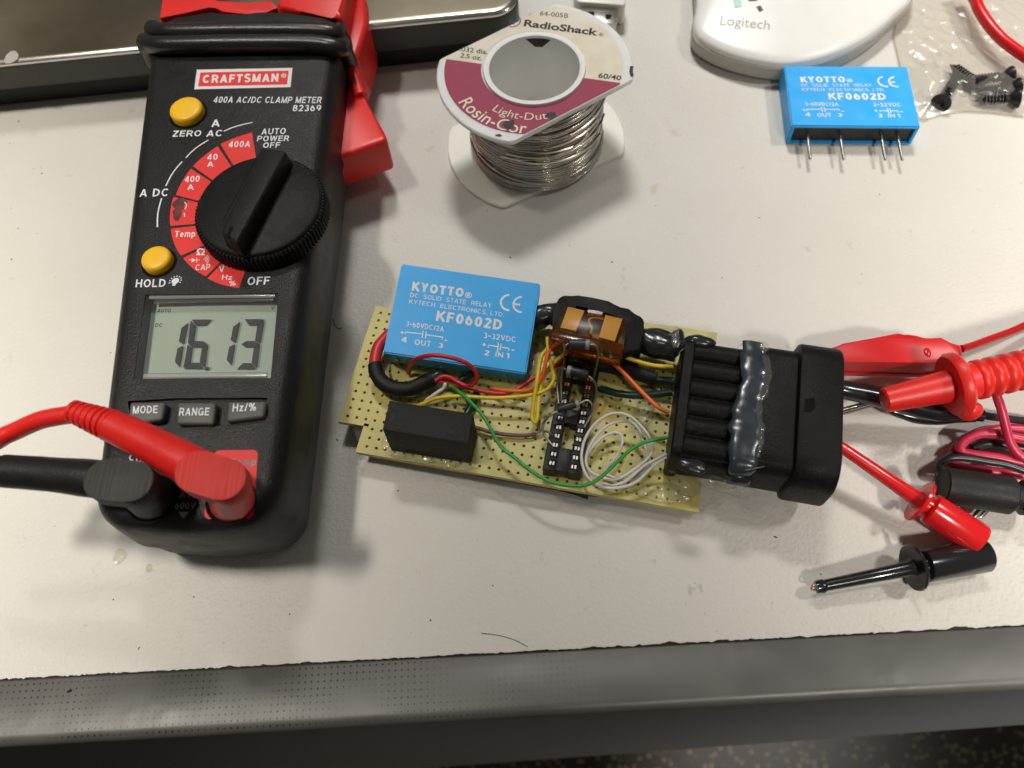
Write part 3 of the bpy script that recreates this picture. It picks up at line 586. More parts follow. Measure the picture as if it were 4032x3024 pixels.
# jack area
rq = rpoly([(p.x, p.y) for p in [on(Z3, 1265, 860, ZT), on(Z3, 1578, 858, ZT), on(Z3, 1606, 428, ZT), on(Z3, 1335, 432, ZT)]], 1.4, 0, 5)
cap_z = lambda x, y: ZT
JB = None
sheet([V((x, y, ZT)) for x, y in rq], 'print_red', MT, name='jack_patch', lift=.05)
t2('Temp', (1430, 530), (1590, 528), (1440, 482), Z3, ZT, 'print_grey', MT, .012, lift=.09)
t2('CAT II', (1065, 728), (1250, 722), (1072, 688), Z3, ZT, 'print_grey', MT, .01); t2('600V', (1085, 797), (1215, 795), (1092, 758), Z3, ZT, 'print_grey', MT, .01)
link('lettering', [on(Z3, x, y, ZT + .05) for x, y in ((1108, 815), (1175, 815), (1142, 858))], [(2, 1, 0)], 'print_grey', MT)
t2('COM', (800, 492), (925, 520), (810, 455), Z3, ZT, 'print_white', MT, .01)
# guard ridges and shoulder
for z1x, yl, yr, ym, xl, xr, rr in ((0, 182, 190, 168, 838, 1862, 2.6), (1, 255, 268, 238, 800, 1878, 2.7)):
    P = [on(Z1, xl + 6, yl, 14), on(Z1, xl, yl, 30), on(Z1, xl + 40, yl - 8, 35.2), on(Z1, 1000, ym + 6, 36.2), on(Z1, 1350, ym, 36.4), on(Z1, 1700, ym + 3, 36), on(Z1, xr - 30, yr - 4, 34.8), on(Z1, xr - 4, yr + 4, 30), V((on(Z1, xr - 4, yr + 4, 30).x, on(Z1, xr - 4, yr + 4, 30).y, 10))]
    P[0] = V((P[1].x, P[1].y, 8)); tube('guard_ridge', P, rr, 'rubber_ridge', MT, n=6, seg=14)
gl = on(Z1, 800, 265, 32); gr = on(Z1, 1868, 275, 32)
prism('guard_skirt', [V((gl.x + 1.2, gl.y + 10, 33)), V((gl.x + 1, gl.y - 3, 33)), V((gl.x + 5.2, gl.y - 14, 33)), V((gr.x - 2, gr.y - 8, 33)), V((gr.x - 1, gr.y + 14, 33))], 3, 'rubber_ridge', MT, bev=1.2, seg=3)
prism('shoulder', [on(Z1, x, y, 37.0) for x, y in ((862, 175), (880, 120), (960, 88), (1150, 58), (1300, 80), (1420, 82), (1520, 56), (1760, 88), (1842, 122), (1852, 175))], 4, 'meter_black', MT, bev=1.2, seg=3)
# jaws: ring that opens, and the trigger
jc = on(Z1, 1345, 20, 34.6); jcx, jcy = jc.x, jc.y + 21
ring = []
def arc(r, a0, a1, n): return [V((jcx + r * math.cos(R(a0 + (a1 - a0) * i / n)), jcy + r * math.sin(R(a0 + (a1 - a0) * i / n)) * 1.15, 34.6)) for i in range(n + 1)]
o1 = on(Z1, 868, 100, 34.6); o2 = on(Z1, 1515, 55, 34.6)
base_l = [on(Z1, 868, 98, 34.6), on(Z1, 1010, 70, 34.6), on(Z1, 1160, 38, 34.6), on(Z1, 1215, 62, 34.6), on(Z1, 1400, 76, 34.6), on(Z1, 1512, 42, 34.6)]
outer_l = [V((on(Z1, 868, 0, 34.6).x, jcy - 8, 34.6)), V((jcx - 29, jcy + 18, 34.6)), V((jcx - 14, jcy + 32, 34.6)), V((jcx + 2, jcy + 35, 34.6))]
inner_l = [V((jcx + 2, jcy + 24, 34.6)), V((jcx - 12, jcy + 20, 34.6)), V((jcx - 20, jcy + 8, 34.6)), V((jcx - 19, jcy - 8, 34.6)), V((jcx - 10, jcy - 19.5, 34.6)), V((jcx, jcy - 21, 34.6)), V((jcx + 7.5, jcy - 20, 34.6))]
prism('jaw', spline(base_l, 5) + inner_l[::-1] + outer_l[::-1], 9, 'red_plastic', MT, bev=1.6, seg=4)
base_r = [on(Z1, 1522, 42, 34.6), on(Z1, 1640, 60, 34.6), on(Z1, 1815, 80, 34.6), on(Z1, 1860, 98, 34.6)]
outer_r = [V((on(Z1, 1862, 0, 34.6).x + 1.5, jcy - 8, 34.6)), V((jcx + 31, jcy + 18, 34.6)), V((jcx + 16, jcy + 32, 34.6)), V((jcx + 3, jcy + 35, 34.6))]
inner_r = [V((jcx + 3, jcy + 24, 34.6)), V((jcx + 14, jcy + 20, 34.6)), V((jcx + 21, jcy + 8, 34.6)), V((jcx + 20, jcy - 8, 34.6)), V((jcx + 13, jcy - 18, 34.6)), V((jcx + 8.5, jcy - 20, 34.6))]
prism('jaw', base_r + outer_r + inner_r, 6, 'red_plastic', MT, bev=1.6, seg=4)
prism('jaw_arm', [on(Z1, x, y, 25) for x, y in ((1846, 90), (1925, -20), (1990, -30), (1998, 120), (1942, 318), (1820, 318))], 6, 'red_plastic', MT, bev=1.5, seg=3)
trig = prism('trigger', [on(Z1, x, y, 21) for x, y in ((1835, 330), (1905, 330), (1950, 470), (2100, 728), (2108, 762), (1818, 862), (1806, 800))], 8.0, 'red_plastic', MT, bev=1.6, seg=4)
tube('trigger_edge', [on(Z1, 1880, 300, 24), on(Z1, 1925, 400, 23), on(Z1, 1965, 520, 21)], 2.0, 'red_plastic', trig)

# ------------------------------------------------------------------ test leads plugged into the meter
def lead(name, label, pad, shank, cable, jack, mm, mc, padz, rs, group):
    T = thing(name, label, 'test lead', jack)
    a, b = pad                                  # ends of the flat oval pad
    d = (b - a); d.z = 0; L = d.length; d.normalize(); s = V((-d.y, d.x, 0)); r = 4.5
    pts = []
    for c, a0 in ((b - d * r, -90), (a + d * r, 90)):
        for k in range(13): t = R(a0 + 180 * k / 12); pts.append(c + d * (r * math.cos(t)) + s * (r * math.sin(t)))
    prism('plug_pad', [V((p.x, p.y, padz)) for p in pts], padz - 4.2, mc, T, bev=.35, seg=2)
    e = b - d * 4.6
    lathe('plug_stem', V((jack.x, jack.y, ZT - 1)), V((e.x, e.y, padz - 2.2)), [(0, 4.9), (2, 4.9), ((V((e.x, e.y, padz - 2.2)) - V((jack.x, jack.y, ZT - 1))).length, 4.5)], mm, T, seg=32)
    lathe('plug_collar', V((jack.x, jack.y, ZT - .2)), V((jack.x, jack.y, ZT + 3)), [(0, 5.6), (.9, 5.6), (1.2, 5.2)], 'recess_black', T, seg=32)
    tube('plug_barrel', shank, 1, mm, T, n=8, seg=20, radii=rs)
    tube('cable', cable, 2.05, mm, T, n=8, seg=14)
    return T
pz = 51.0
ra, rb = on(Z3, 1098, 520, pz), on(Z3, 1518, 648, pz)
rj = on(Z3, 1440, 745, ZT)
TL = lead('test_lead', 'red right-angle plug and cable pushed into the meter over its red patch', (ra, rb),
     [on(Z3, 1330, 590, 46.0), on(Z3, 1150, 505, 46.0), on(Z3, 920, 385, 46.0), on(Z3, 700, 280, 46.0)],
     [on(Z3, 500, 205, 45.5), on(Z3, 400, 215, 45), on(Z3, 250, 245, 44), on(Z3, 100, 310, 42), on(Z3, 0, 360, 41), on(Z3, -200, 500, 36)], rj, 'lead_red', 'lead_red_cut', pz, [4.3, 4.3, 3.9, 3.6], 'test leads')
tube('strain_relief', [on(Z3, 700, 280, 46), on(Z3, 580, 235, 46), on(Z3, 460, 195, 45.6)], 1, 'lead_red', TL, radii=[3.1, 2.7, 2.3], seg=16)
for i in range(7):
    t = i / 6; A = on(Z3, 690 - 225 * t, 276 - 84 * t, 46 - .4 * t); ax = (on(Z3, 460, 195, 45.6) - on(Z3, 700, 280, 46)).normalized(); rr = 3.62 - 1.0 * t
    lathe('relief_rib', A, A + ax, [(-.55, rr - .2), (-.35, rr), (.35, rr), (.55, rr - .2)], 'lead_red', TL, seg=24)
pz2 = 48.5
ka, kb = on(Z3, 522, 590, pz2), on(Z3, 948, 640, pz2)
kj = on(Z3, 950, 735, ZT)
TK = lead('test_lead', 'black right-angle plug and cable pushed into the meter left of the red one', (ka, kb),
     [on(Z3, 740, 625, 43.5), on(Z3, 560, 605, 43.5), on(Z3, 300, 580, 43.5), on(Z3, 25, 560, 43.5)],
     [on(Z3, 20, 560, 43.5), on(Z3, -80, 555, 43.3), on(Z3, -200, 560, 43), on(Z3, -420, 590, 40)], kj, 'lead_black', 'lead_black_cut', pz2, [4.2, 4.1, 3.7, 3.6], 'test leads')
for i in range(5):
    A = on(Z3, 10 - 45 * i, 558, 43.5); ax = V((-1, 0, 0)); lathe('relief_rib', A, A + ax, [(-.6, 3.0), (-.4, 3.3), (.4, 3.3), (.6, 3.0)], 'lead_black', TK, seg=24)

# ------------------------------------------------------------------ relays
RP0 = V((-24, 104.5, 16.0)); RN = V((.03, -.21, .977)).normalized()
q = [onp(Z4, x, y, RP0, RN) for x, y in ((432, 58), (1302, 182), (1225, 748), (340, 616))]
re1 = ((q[1] - q[0]) + (q[2] - q[3])).normalized(); re2 = RN.cross(re1); rc = sum(q, V()) / 4
RWD = ((q[1] - q[0]).length + (q[2] - q[3]).length) / 2; RHT = ((q[0] - q[3]).length + (q[1] - q[2]).length) / 2; RTH = 8.0
def rl(x, y):                                   # sighting on the mounted relay -> (u, v) on its face
    p = onp(Z4, x, y, RP0, RN) - rc; return (p.dot(re1), p.dot(re2))
RTX = [('KYOTTO', (507, 228), (827, 270), (515, 172), .035), ('\u00ae', (838, 272), (880, 277), (842, 237), .0), ('DC  SOLID  STATE  RELAY', (498, 268), (1002, 335), (502, 241), .0),
       ('KYTECH  ELECTRONICS, LTD.', (490, 308), (1080, 392), (495, 282), .0), ('KF0602D', (657, 415), (1065, 475), (668, 352), .025), ('3~60VDC/2A', (472, 450), (706, 485), (476, 417), .008), ('3~32VDC', (955, 523), (1152, 550), (958, 489), .008),
       ('+', (436, 497), (458, 500), (438, 477), .01), ('4', (440, 548), (475, 552), (446, 513), .02), ('OUT', (525, 565), (625, 577), (529, 531), .006), ('3', (672, 583), (702, 587), (675, 553), .02),
       ('2', (958, 630), (988, 634), (962, 597), .02), ('IN', (1027, 640), (1075, 646), (1030, 607), .006), ('1', (1094, 648), (1113, 651), (1097, 615), .02), ('+', (946, 573), (969, 576), (948, 553), .01)]
RLN = [[(466, 500), (468, 486), (577, 498)], [(579, 476), (573, 522)], [(598, 484), (593, 526)], [(595, 503), (701, 518), (698, 532)], [(713, 537), (730, 539)],
       [(983, 583), (986, 568), (1041, 577)], [(1047, 550), (1041, 608)], [(1063, 558), (1058, 599)], [(1060, 579), (1114, 588), (1111, 602)], [(1129, 598), (1146, 600)]]
def build_relay(parent, C, e1, e2, n, W, H, T):
    def P(u, v, d=0.0): return C + e1 * u + e2 * v + n * d
    sgn = 1
    bm = bmesh.new()
    g = [(-W / 2, -H / 2), (W / 2, -H / 2), (W / 2, H / 2), (-W / 2, H / 2)]
    tv = [bm.verts.new(P(u, v, 0)) for u, v in g]; bv = [bm.verts.new(P(u, v, -T)) for u, v in g]
    bm.faces.new(tv); bm.faces.new(bv[::-1])
    for i in range(4): bm.faces.new((bv[i], bv[(i + 1) % 4], tv[(i + 1) % 4], tv[i]))
    bmesh.ops.bevel(bm, geom=list(bm.edges), offset=.35, segments=2, affect='EDGES')
    case = from_bm('case', bm, 'relay_blue', parent, smooth=True, sharp=40)
    cb = bmesh.new(); th = 1.1; g2 = [(-W / 2 + th, -T + .8), (W / 2 - th, -T + .8), (W / 2 - th, -.9), (-W / 2 + th, -.9)]
    a = [cb.verts.new(P(u, -H / 2 - 2, d)) for u, d in g2]; b = [cb.verts.new(P(u, -H / 2 + 1.2, d)) for u, d in g2]
    cb.faces.new(a); cb.faces.new(b[::-1])
    for i in range(4): cb.faces.new((b[i], b[(i + 1) % 4], a[(i + 1) % 4], a[i]))
    cut(case, [cb])
    link('potting', [P(u, -H / 2 + 1.0, d) for u, d in g2], [(0, 1, 2, 3)], 'potting_black', parent)
    for s, a, b, c, bo in RTX:
        a, b, c = rl(*a), rl(*b), rl(*c); text(s, P(*a), P(*b), P(*c), 'print_white', case, bo, lift=.05, n=n)
    for ln in RLN: ribbon([P(*rl(*p)) for p in ln], .32, 'print_white', case, n=n, lift=.05)
    ribbon([P(*rl(1113 + 50 * math.cos(R(a)) + 4 * math.sin(R(a)), 303 + 47 * math.sin(R(a)))) for a in range(88, 275, 8)], .55, 'print_white', case, n=n, lift=.05)
    ribbon([P(*rl(1191 + 52 * math.cos(R(a)), 315 + 47 * math.sin(R(a)))) for a in range(88, 275, 8)], .55, 'print_white', case, n=n, lift=.05)
    ribbon([P(*rl(1140, 311)), P(*rl(1182, 317))], .5, 'print_white', case, n=n, lift=.05)
    return P
# loose relay lying on the bench
LW, LH, LT = 39.3, 26.46, 8.03
la = -.06; l1 = V((math.cos(la), math.sin(la), 0)); l2 = V((-math.sin(la), math.cos(la), 0)); LC = V((78.9, 188.3, 0)) + l1 * LW / 2 + l2 * LH / 2
LR = thing('loose_relay', 'blue solid state relay lying on the bench with four pins pointing to the viewer', 'relay', LC, 'blue relays')
P = build_relay(LR, LC + UP * LT, l1, l2, UP, LW, LH, LT)
for dx in (5.86, 16.02, 28.72, 33.8):
    A = P(dx - LW / 2, -LH / 2 + 1.3, -LT / 2); B = P(dx - LW / 2 + random.uniform(-.1, .2), -LH / 2 - 9.8, -LT / 2 - .3)
    lathe('pin', A, B, [(0, .5), (10.7, .5), (11.1, .3)], 'tin', LR, seg=12)

# ------------------------------------------------------------------ circuit board assembly
CB = thing('circuit_board', 'hand-wired perforated circuit board with relay, fuse, socket and black connector', 'circuit board', bl(40, 24, 0))
PT = 2.54; ZB = 7.0; TB = 1.6
xg = list(range(-3, 33)); yg = list(range(0, 19))
def has(i, j): return not ((i < 0 and j < 3) or (i < 0 and j > 16))
vs = []; fs = []; vid = {}
def vert(p):
    k = (round(p[0], 3), round(p[1], 3), round(p[2], 3))
    if k not in vid: vid[k] = len(vs); vs.append(bl(*p))
    return vid[k]
for i in xg:
    for j in yg:
        if not has(i, j): continue
        x0, x1, y0, y1 = i * PT - PT / 2, i * PT + PT / 2, j * PT - PT / 2, j * PT + PT / 2
        eL, eR, eD, eU = not (i > xg[0] and has(i - 1, j)), i == xg[-1], not (j > 0 and has(i, j - 1)), not (j < yg[-1] and has(i, j + 1))
        if eL: x0 -= 1.3 if i == 0 else .9
        if eR: x1 += 4.2
        if eD: y0 -= .75
        if eU: y1 += .8 if j < 18 else 3.3
        cx, cy = i * PT, j * PT; r = .41
        O = [(x1, cy), (x1, y1), (cx, y1), (x0, y1), (x0, cy), (x0, y0), (cx, y0), (x1, y0)]
        Hh = [(cx + r * math.cos(k * math.pi / 4), cy + r * math.sin(k * math.pi / 4)) for k in range(8)]
        for k in range(8):
            a, b = O[k], O[(k + 1) % 8]; c, d = Hh[k], Hh[(k + 1) % 8]
            A, B_, C_, D_ = [vert((p[0], p[1], ZB)) for p in (a, b, d, c)]; fs.append((D_, A, B_, C_))
            E_, F_, G_, H_ = [vert((p[0], p[1], ZB - TB)) for p in (a, b, d, c)]; fs.append((E_, H_, G_, F_)); fs.append((D_, C_, G_, H_))
        def wall(p, q_): fs.append((vert((p[0], p[1], ZB)), vert((p[0], p[1], ZB - TB)), vert((q_[0], q_[1], ZB - TB)), vert((q_[0], q_[1], ZB))))
        if eL: wall((x0, y1), (x0, cy)); wall((x0, cy), (x0, y0))
        if eR: wall((x1, y0), (x1, cy)); wall((x1, cy), (x1, y1))
        if eD: wall((x0, y0), (cx, y0)); wall((cx, y0), (x1, y0))
        if eU: wall((x1, y1), (cx, y1)); wall((cx, y1), (x0, y1))
link('perforated_board', vs, fs, 'board_fr4', CB)
# black tape and foam pad on the underside
prism('foam_pad', [bl(-4, 7, 5.35), bl(-6.0, 5.6, 5.35), bl(-3.6, 1.6, 5.35), bl(-1, 2, 5.35), bl(8, 1, 5.35), bl(30, -.5, 5.35), bl(60, -.5, 5.35), bl(78, 2, 5.35), bl(80, 45, 5.35), bl(5, 42, 5.35)], .2, 'tape_black', CB)
tq = [on(Z6, -120, 560, 4.6), on(Z6, 960, 742, 4.6), on(Z6, 950, 822, 3.4), on(Z6, 800, 770, 3.6), on(Z6, 500, 690, 4.2), on(Z6, 0, 610, 4.6)]
prism('tape_flap', tq, V((0, 0, -.35)), 'tape_black', CB)
# mounted relay
RL = bpy.data.objects.new('relay', None); col.objects.link(RL); RL.parent = CB; RL['label'] = 'blue solid state relay tilted over the board edge'
def build_sub(parent):
    return build_relay(parent, rc, re1, re2, RN, RWD, RHT, RTH)
# the empty is only a holder: make the case itself the part
bpy.data.objects.remove(RL)
class _P: pass
def build_relay_on_board():
    P = lambda u, v, d=0.0: rc + re1 * u + re2 * v + RN * d
    W, H, T = RWD, RHT, RTH
    bm = bmesh.new(); g = [(-W / 2, -H / 2), (W / 2, -H / 2), (W / 2, H / 2), (-W / 2, H / 2)]
    tv = [bm.verts.new(P(u, v, 0)) for u, v in g]; bv = [bm.verts.new(P(u, v, -T)) for u, v in g]
    bm.faces.new(tv); bm.faces.new(bv[::-1])
    for i in range(4): bm.faces.new((bv[i], bv[(i + 1) % 4], tv[(i + 1) % 4], tv[i]))
    bmesh.ops.bevel(bm, geom=list(bm.edges), offset=.4, segments=3, affect='EDGES')
    case = from_bm('relay', bm, 'relay_blue', CB, smooth=True, sharp=40); case['label'] = 'blue solid state relay tilted up over the top edge of the board'
    for s, a, b, c, bo in RTX: text(s, P(*rl(*a)), P(*rl(*b)), P(*rl(*c)), 'print_white', case, bo, lift=.05, n=RN)
    for ln in RLN: ribbon([P(*rl(*p)) for p in ln], .32, 'print_white', case, n=RN, lift=.05)
    for cx, cy in ((1113, 303), (1191, 315)): ribbon([P(*rl(cx + 51 * math.cos(R(a)), cy + 47 * math.sin(R(a)))) for a in range(88, 275, 8)], .55, 'print_white', case, n=RN, lift=.05)
    ribbon([P(*rl(1140, 311)), P(*rl(1182, 317))], .5, 'print_white', case, n=RN, lift=.05)
    for (x, y) in ((250, 300), (785, 330), (1355, 372), (1585, 405)):
        g = on(Z7, x, y, ZB - 1); top = P((g - rc).dot(re1), -H / 2 + .5, -T * .5)
        tube('pin', [top, top - re2 * 1.2, V((g.x, g.y, ZB + 1.5)), g], .35, 'tin', case, n=4, seg=8)
build_relay_on_board()
# clear glue fillet under the relay's right end
blob('glue', bl(38.5, 29, 8.2), (1.4, 6, 1.3), 'glue_clear', CB, seed=4, rot=-.2, cutz=7.02)
# black converter box
bt = [bl(6.2, 8.6, 19.8), bl(28.0, 8.8, 19.8), bl(28.6, .6, 19.8), bl(6.6, .5, 19.8)]
bb = [bl(6.2, 8.6, 7.05), bl(28.0, 8.8, 7.05), bl(28.2, .2, 7.05), bl(6.6, .0, 7.05)]
prism('converter_box', bt, 7.05, 'black_box', CB, bev=.35, seg=2, bot=bb)
for k, (x, w_) in enumerate(((9, 3.6), (15, 4.4), (21.5, 4.6), (27, 3.2))): blob('glue', bl(x, -.75, 7.1), (w_, 1.3, .9), 'glue_clear', CB, seed=20 + k, amp=.5, freq=.5, rot=-.2, cutz=7.02)
blob('glue', bl(4.8, 2.5, 7.3), (1.3, 3.0, .6), 'glue_clear', CB, seed=31, rot=-.2, cutz=7.02)
# ic socket
SZ = 11.4
sock = prism('chip_socket', [bl(46.9, .6, SZ), bl(50.2, .6, SZ), bl(50.2, 31.9, SZ), bl(46.9, 31.9, SZ)], 7.05, 'socket_black', CB, bev=.2)
prism('socket_rail', [bl(53.4, .6, SZ), bl(56.7, .6, SZ), bl(56.7, 31.9, SZ), bl(53.4, 31.9, SZ)], 7.05, 'socket_black', sock, bev=.2)
for y0, y1 in ((.9, 7.2), (14.2, 18.2), (27.0, 31.4)): prism('socket_bridge', [bl(50.1, y0, SZ - .2), bl(53.5, y0, SZ - .2), bl(53.5, y1, SZ - .2), bl(50.1, y1, SZ - .2)], 8.3, 'socket_black', sock, bev=.15)
cm_me = None
for k in range(12):
    y = 2.55 + 2.512 * k
    for x, sd in ((49.0, 1), (54.6, -1)):
        # each contact: dark pocket, two bright leaves
        prism('pocket', [bl(x - 1.0, y - .8, SZ + .03), bl(x + 1.0, y - .8, SZ + .03), bl(x + 1.0, y + .8, SZ + .03), bl(x - 1.0, y + .8, SZ + .03)], SZ - .1, 'recess_black', sock)
        for dx in (-.38, .38):
            prism('contact', [bl(x + dx - .3, y - .65, SZ + .3), bl(x + dx + .3, y - .65, SZ + .3), bl(x + dx + .3, y + .5, SZ + .12), bl(x + dx - .3, y + .5, SZ + .12)], SZ - .2, 'tin', sock, bev=.08, seg=1)
# diodes over the socket
def diode(A, B, r, band_at, leads):
    A = V(A); B = V(B); L = (B - A).length
    d = lathe('diode', A, B, [(0, r * .8), (.25, r), (L - .25, r), (L, r * .8)], 'diode_black', CB, seg=20)
    t0, t1 = band_at; lathe('band', A, B, [(t0 * L, r + .04), (t1 * L, r + .04)], 'diode_band', d, seg=20)
    for ld in leads: tube('diode_lead', ld, .33, 'tin', d, n=6, seg=8)
    return d
f5 = lambda x, y, h: on(Z5, x, y, h)
f7 = lambda x, y, h: on(Z7, x, y, h)
diode(f5(525, 150, 27), f5(752, 158, 27), 1.25, (.80, .98), [[f5(520, 150, 27), f5(490, 170, 26.8), f5(476, 230, 24), f5(476, 330, 18), f5(482, 430, 11.5)], [f5(755, 158, 27), f5(810, 165, 26.8), f5(843, 220, 25), f5(835, 330, 20), f5(790, 530, 11.5)]])
diode(f5(500, 430, 18), f5(738, 490, 18), 1.2, (.03, .2), [[f5(500, 430, 18), f5(450, 415, 17.5), f5(420, 450, 16), f5(400, 600, 13), f5(412, 800, 11.6)], [f5(738, 500, 18), f5(785, 540, 17.5), f5(822, 610, 16), f5(815, 740, 13.5), f5(770, 850, 11.6)]])
diode(f5(400, 862, 15), f5(640, 795, 15), .92, (.82, .97), [[f5(400, 885, 15), f5(320, 925, 14.5), f5(250, 1010, 13), f5(245, 1110, 12), f5(300, 1200, 11.5), f5(345, 1250, 11.5)], [f5(640, 800, 15), f5(720, 765, 15.5), f5(775, 810, 15), f5(765, 920, 13), f5(690, 1060, 11.6)]])
tube('diode_lead', [f5(250, 1108, 12), f5(290, 1100, 13), f5(330, 1130, 12.5), f5(370, 1155, 11.6)], .33, 'tin', CB, seg=8)
tube('diode_lead', [f5(455, 430, 17), f5(440, 600, 14), f5(445, 770, 11.6)], .33, 'tin', CB, seg=8)
# fuse holder, fuse
fo = [(300, 520), (330, 350), (372, 225), (440, 186), (620, 200), (800, 228), (1000, 272), (1130, 320), (1230, 395), (1400, 445), (1447, 500), (1442, 600), (1405, 880), (1150, 930), (300, 720)]
fh = prism('fuse_holder', [on(ZF, x, y, 19.5) for x, y in fo], 9.0, 'connector_black', CB, bev=.9, seg=3)
cut(fh, [prism_bm([on(ZF, x, y, 22) for x, y in ((600, 262), (900, 330), (1180, 420), (1195, 480), (900, 420), (580, 330))], 15.5)])
fu = prism('fuse', [on(ZF, x, y, 24.0) for x, y in ((470, 330), (1190, 478), (1240, 545), (1185, 830), (290, 615))], 20.2, 'fuse_amber', CB, bev=.4, seg=2)
prism('fuse_head', [on(ZF, x, y, 24.8) for x, y in ((262, 600), (1205, 800), (1160, 955), (246, 742))], 18.5, 'fuse_amber_dense', fu, bev=.7, seg=3)
for qd in (((495, 342), (700, 388), (590, 640), (400, 600)), ((960, 442), (1172, 492), (1075, 770), (880, 720))):
    b = prism('fuse_blade', [on(ZF, x, y, 22.6) for x, y in qd], 21.8, 'fuse_blade', fu)
tube('fuse_link', [on(ZF, x, y, 22.6) for x, y in ((930, 495), (850, 480), (770, 490), (755, 540), (790, 610), (770, 680))], .32, 'fuse_blade', fu, seg=8)
prism('fuse_notch', [on(ZF, x, y, 24.1) for x, y in ((745, 372), (930, 405), (918, 440), (735, 405))], 22.5, 'fuse_amber_dense', fu)
for x, y in ((350, 728), (440, 745), (910, 862), (1020, 885)): lathe('fuse_stud', on(ZF, x, y, 23.5), on(ZF, x, y, 23.5) + V((0, -1, .2)), [(0, .35), (2.2, .35)], 'tin', fu, seg=8)
# sleeves
tube('heat_shrink', [on(ZF, 40, 560, 12.5), on(ZF, 150, 470, 13.5), on(ZF, 260, 430, 14), on(ZF, 340, 440, 14)], 3.3, 'shrink_gloss', CB, radii=[2.6, 3.2, 3.0, 3.4], jit=.15, seg=18)
tube('heat_shrink', [on(ZF, 1380, 740, 14), on(ZF, 1500, 780, 14.5), on(ZF, 1650, 830, 14.5), on(ZF, 1850, 860, 15)], 3.4, 'shrink_gloss', CB, radii=[3.2, 3.6, 3.7, 3.6], jit=.10, seg=24)
blob('glue', on(ZF, 1620, 720, 15.5), (5.0, 2.4, 1.9), 'shrink_gloss', CB, seed=9, amp=.25, rot=-.25)
blob('glue', on(ZF, 1840, 800, 15.8), (2.0, 4.4, 1.6), 'shrink_gloss', CB, seed=14, amp=.2, rot=-.25)
blob('glue', on(ZF, 1830, 730, 20.2), (1.0, 3.2, 1.0), 'glue_clear', CB, seed=15, amp=.5, rot=-.25)
# thick power cable with heat-shrink at left
fe = lambda x, y, h: on(ZE, x, y, h)
tube('power_cable', [fe(850, 330, 11.5), fe(780, 400, 12), fe(715, 480, 12.3), fe(680, 580, 12.3), fe(668, 700, 12.2), fe(690, 790, 12)], 1.62, 'wire_red', CB, seg=16)
tube('heat_shrink', [fe(664, 690, 12.2), fe(690, 800, 12), fe(750, 895, 11.6), fe(860, 965, 11.3), fe(1000, 985, 11.2), fe(1130, 960, 11.3), fe(1250, 900, 11.6), fe(1350, 855, 12)], 2.05, 'shrink_black', CB, seg=18, radii=[1.85, 2.0, 2.1, 2.15, 2.1, 2.15, 2.1, 2.0], jit=.06)
tube('sleeve', [fe(1340, 850, 12), fe(1400, 815, 12.2), fe(1490, 790, 11.5)], 1.25, 'wire_teal', CB, radii=[1.4, 1.2, .6], seg=12)
tube('sleeve', [fe(1560, 935, 10), fe(1610, 960, 10), fe(1680, 940, 9.5)], 1.1, 'wire_teal', CB, seg=10)
tube('sleeve', [fe(1660, 880, 9.6), fe(1740, 830, 9.8), fe(1800, 800, 9.2)], .95, 'wire_black', CB, seg=10)
tube('sleeve', [fe(1850, 1030, 8.6), fe(1810, 1130, 8.8), fe(1770, 1210, 8.6), fe(1730, 1280, 8.2)], 1.05, 'wire_teal', CB, seg=10)
# hook-up wires
def wire(m, r, pts, nm='wire'): return tube(nm, pts, r, m, CB, n=7, seg=10)
wire('wire_red', .58, [f7(345, 385, 8.2), f7(355, 310, 11), f7(390, 240, 14.5), f7(470, 185, 18), f7(620, 155, 20.4), f7(800, 168, 20.8), f7(1000, 222, 20), f7(1130, 300, 18), f7(1190, 400, 16), f7(1165, 500, 14), f7(1075, 535, 12.8), f7(960, 490, 12.8), f7(860, 430, 13.2), f7(760, 420, 13.4), f7(680, 470, 12.8)])
wire('wire_red', .58, [f7(660, 470, 12), f7(760, 490, 12), f7(900, 520, 11.3), f7(1100, 562, 11), f7(1300, 608, 10.6), f7(1480, 632, 10.4), f7(1620, 610, 10.4), f7(1740, 545, 10.4), f7(1850, 470, 10.4), f7(1960, 405, 10.4), f7(2150, 300, 10.4), f7(2290, 225, 10.4)])
wire('wire_orange', .53, [f7(1365, 560, 8.5), f7(1450, 580, 10), f7(1600, 595, 11.3), f7(1780, 597, 12.2), f7(1890, 565, 13.4), f7(1980, 470, 15), f7(2030, 340, 17), f7(2060, 190, 18.6), f7(2110, 80, 19.4), f7(2190, 15, 19.2), f7(2300, -40, 18)])
wire('wire_yellow', .53, [f7(470, 775, 8), f7(560, 745, 9.5), f7(680, 690, 11), f7(900, 665, 12), f7(1100, 670, 12.3), f7(1400, 685, 12.6), f7(1700, 670, 13), f7(1950, 628, 13.6), f7(2080, 565, 14.4), f7(2148, 450, 15.5), f7(2130, 320, 16.6), f7(2100, 190, 17.6), f7(2080, 60, 17.6), f7(2070, -60, 16)])
wire('wire_yellow', .55, [f7(2060, 90, 16.6), f7(2000, 160, 17), f7(1965, 300, 16.4), f7(1940, 480, 15.4), f7(1905, 700, 13.5), f7(1880, 880, 12), f7(1888, 960, 11.6), f7(1920, 990, 11.4), f7(1945, 930, 11.8), f7(1955, 800, 12.4), f7(1970, 640, 13), f7(2000, 500, 13.8), f7(2070, 350, 15), f7(2150, 250, 16), f7(2240, 170, 16.6), f7(2330, 110, 16.6)])
wire('wire_white', .5, [f7(520, 775, 8.2), f7(580, 705, 10.2), f7(700, 620, 12), f7(780, 560, 12.4), f7(800, 510, 12)])
f6 = lambda x, y, h: on(Z6, x, y, h)
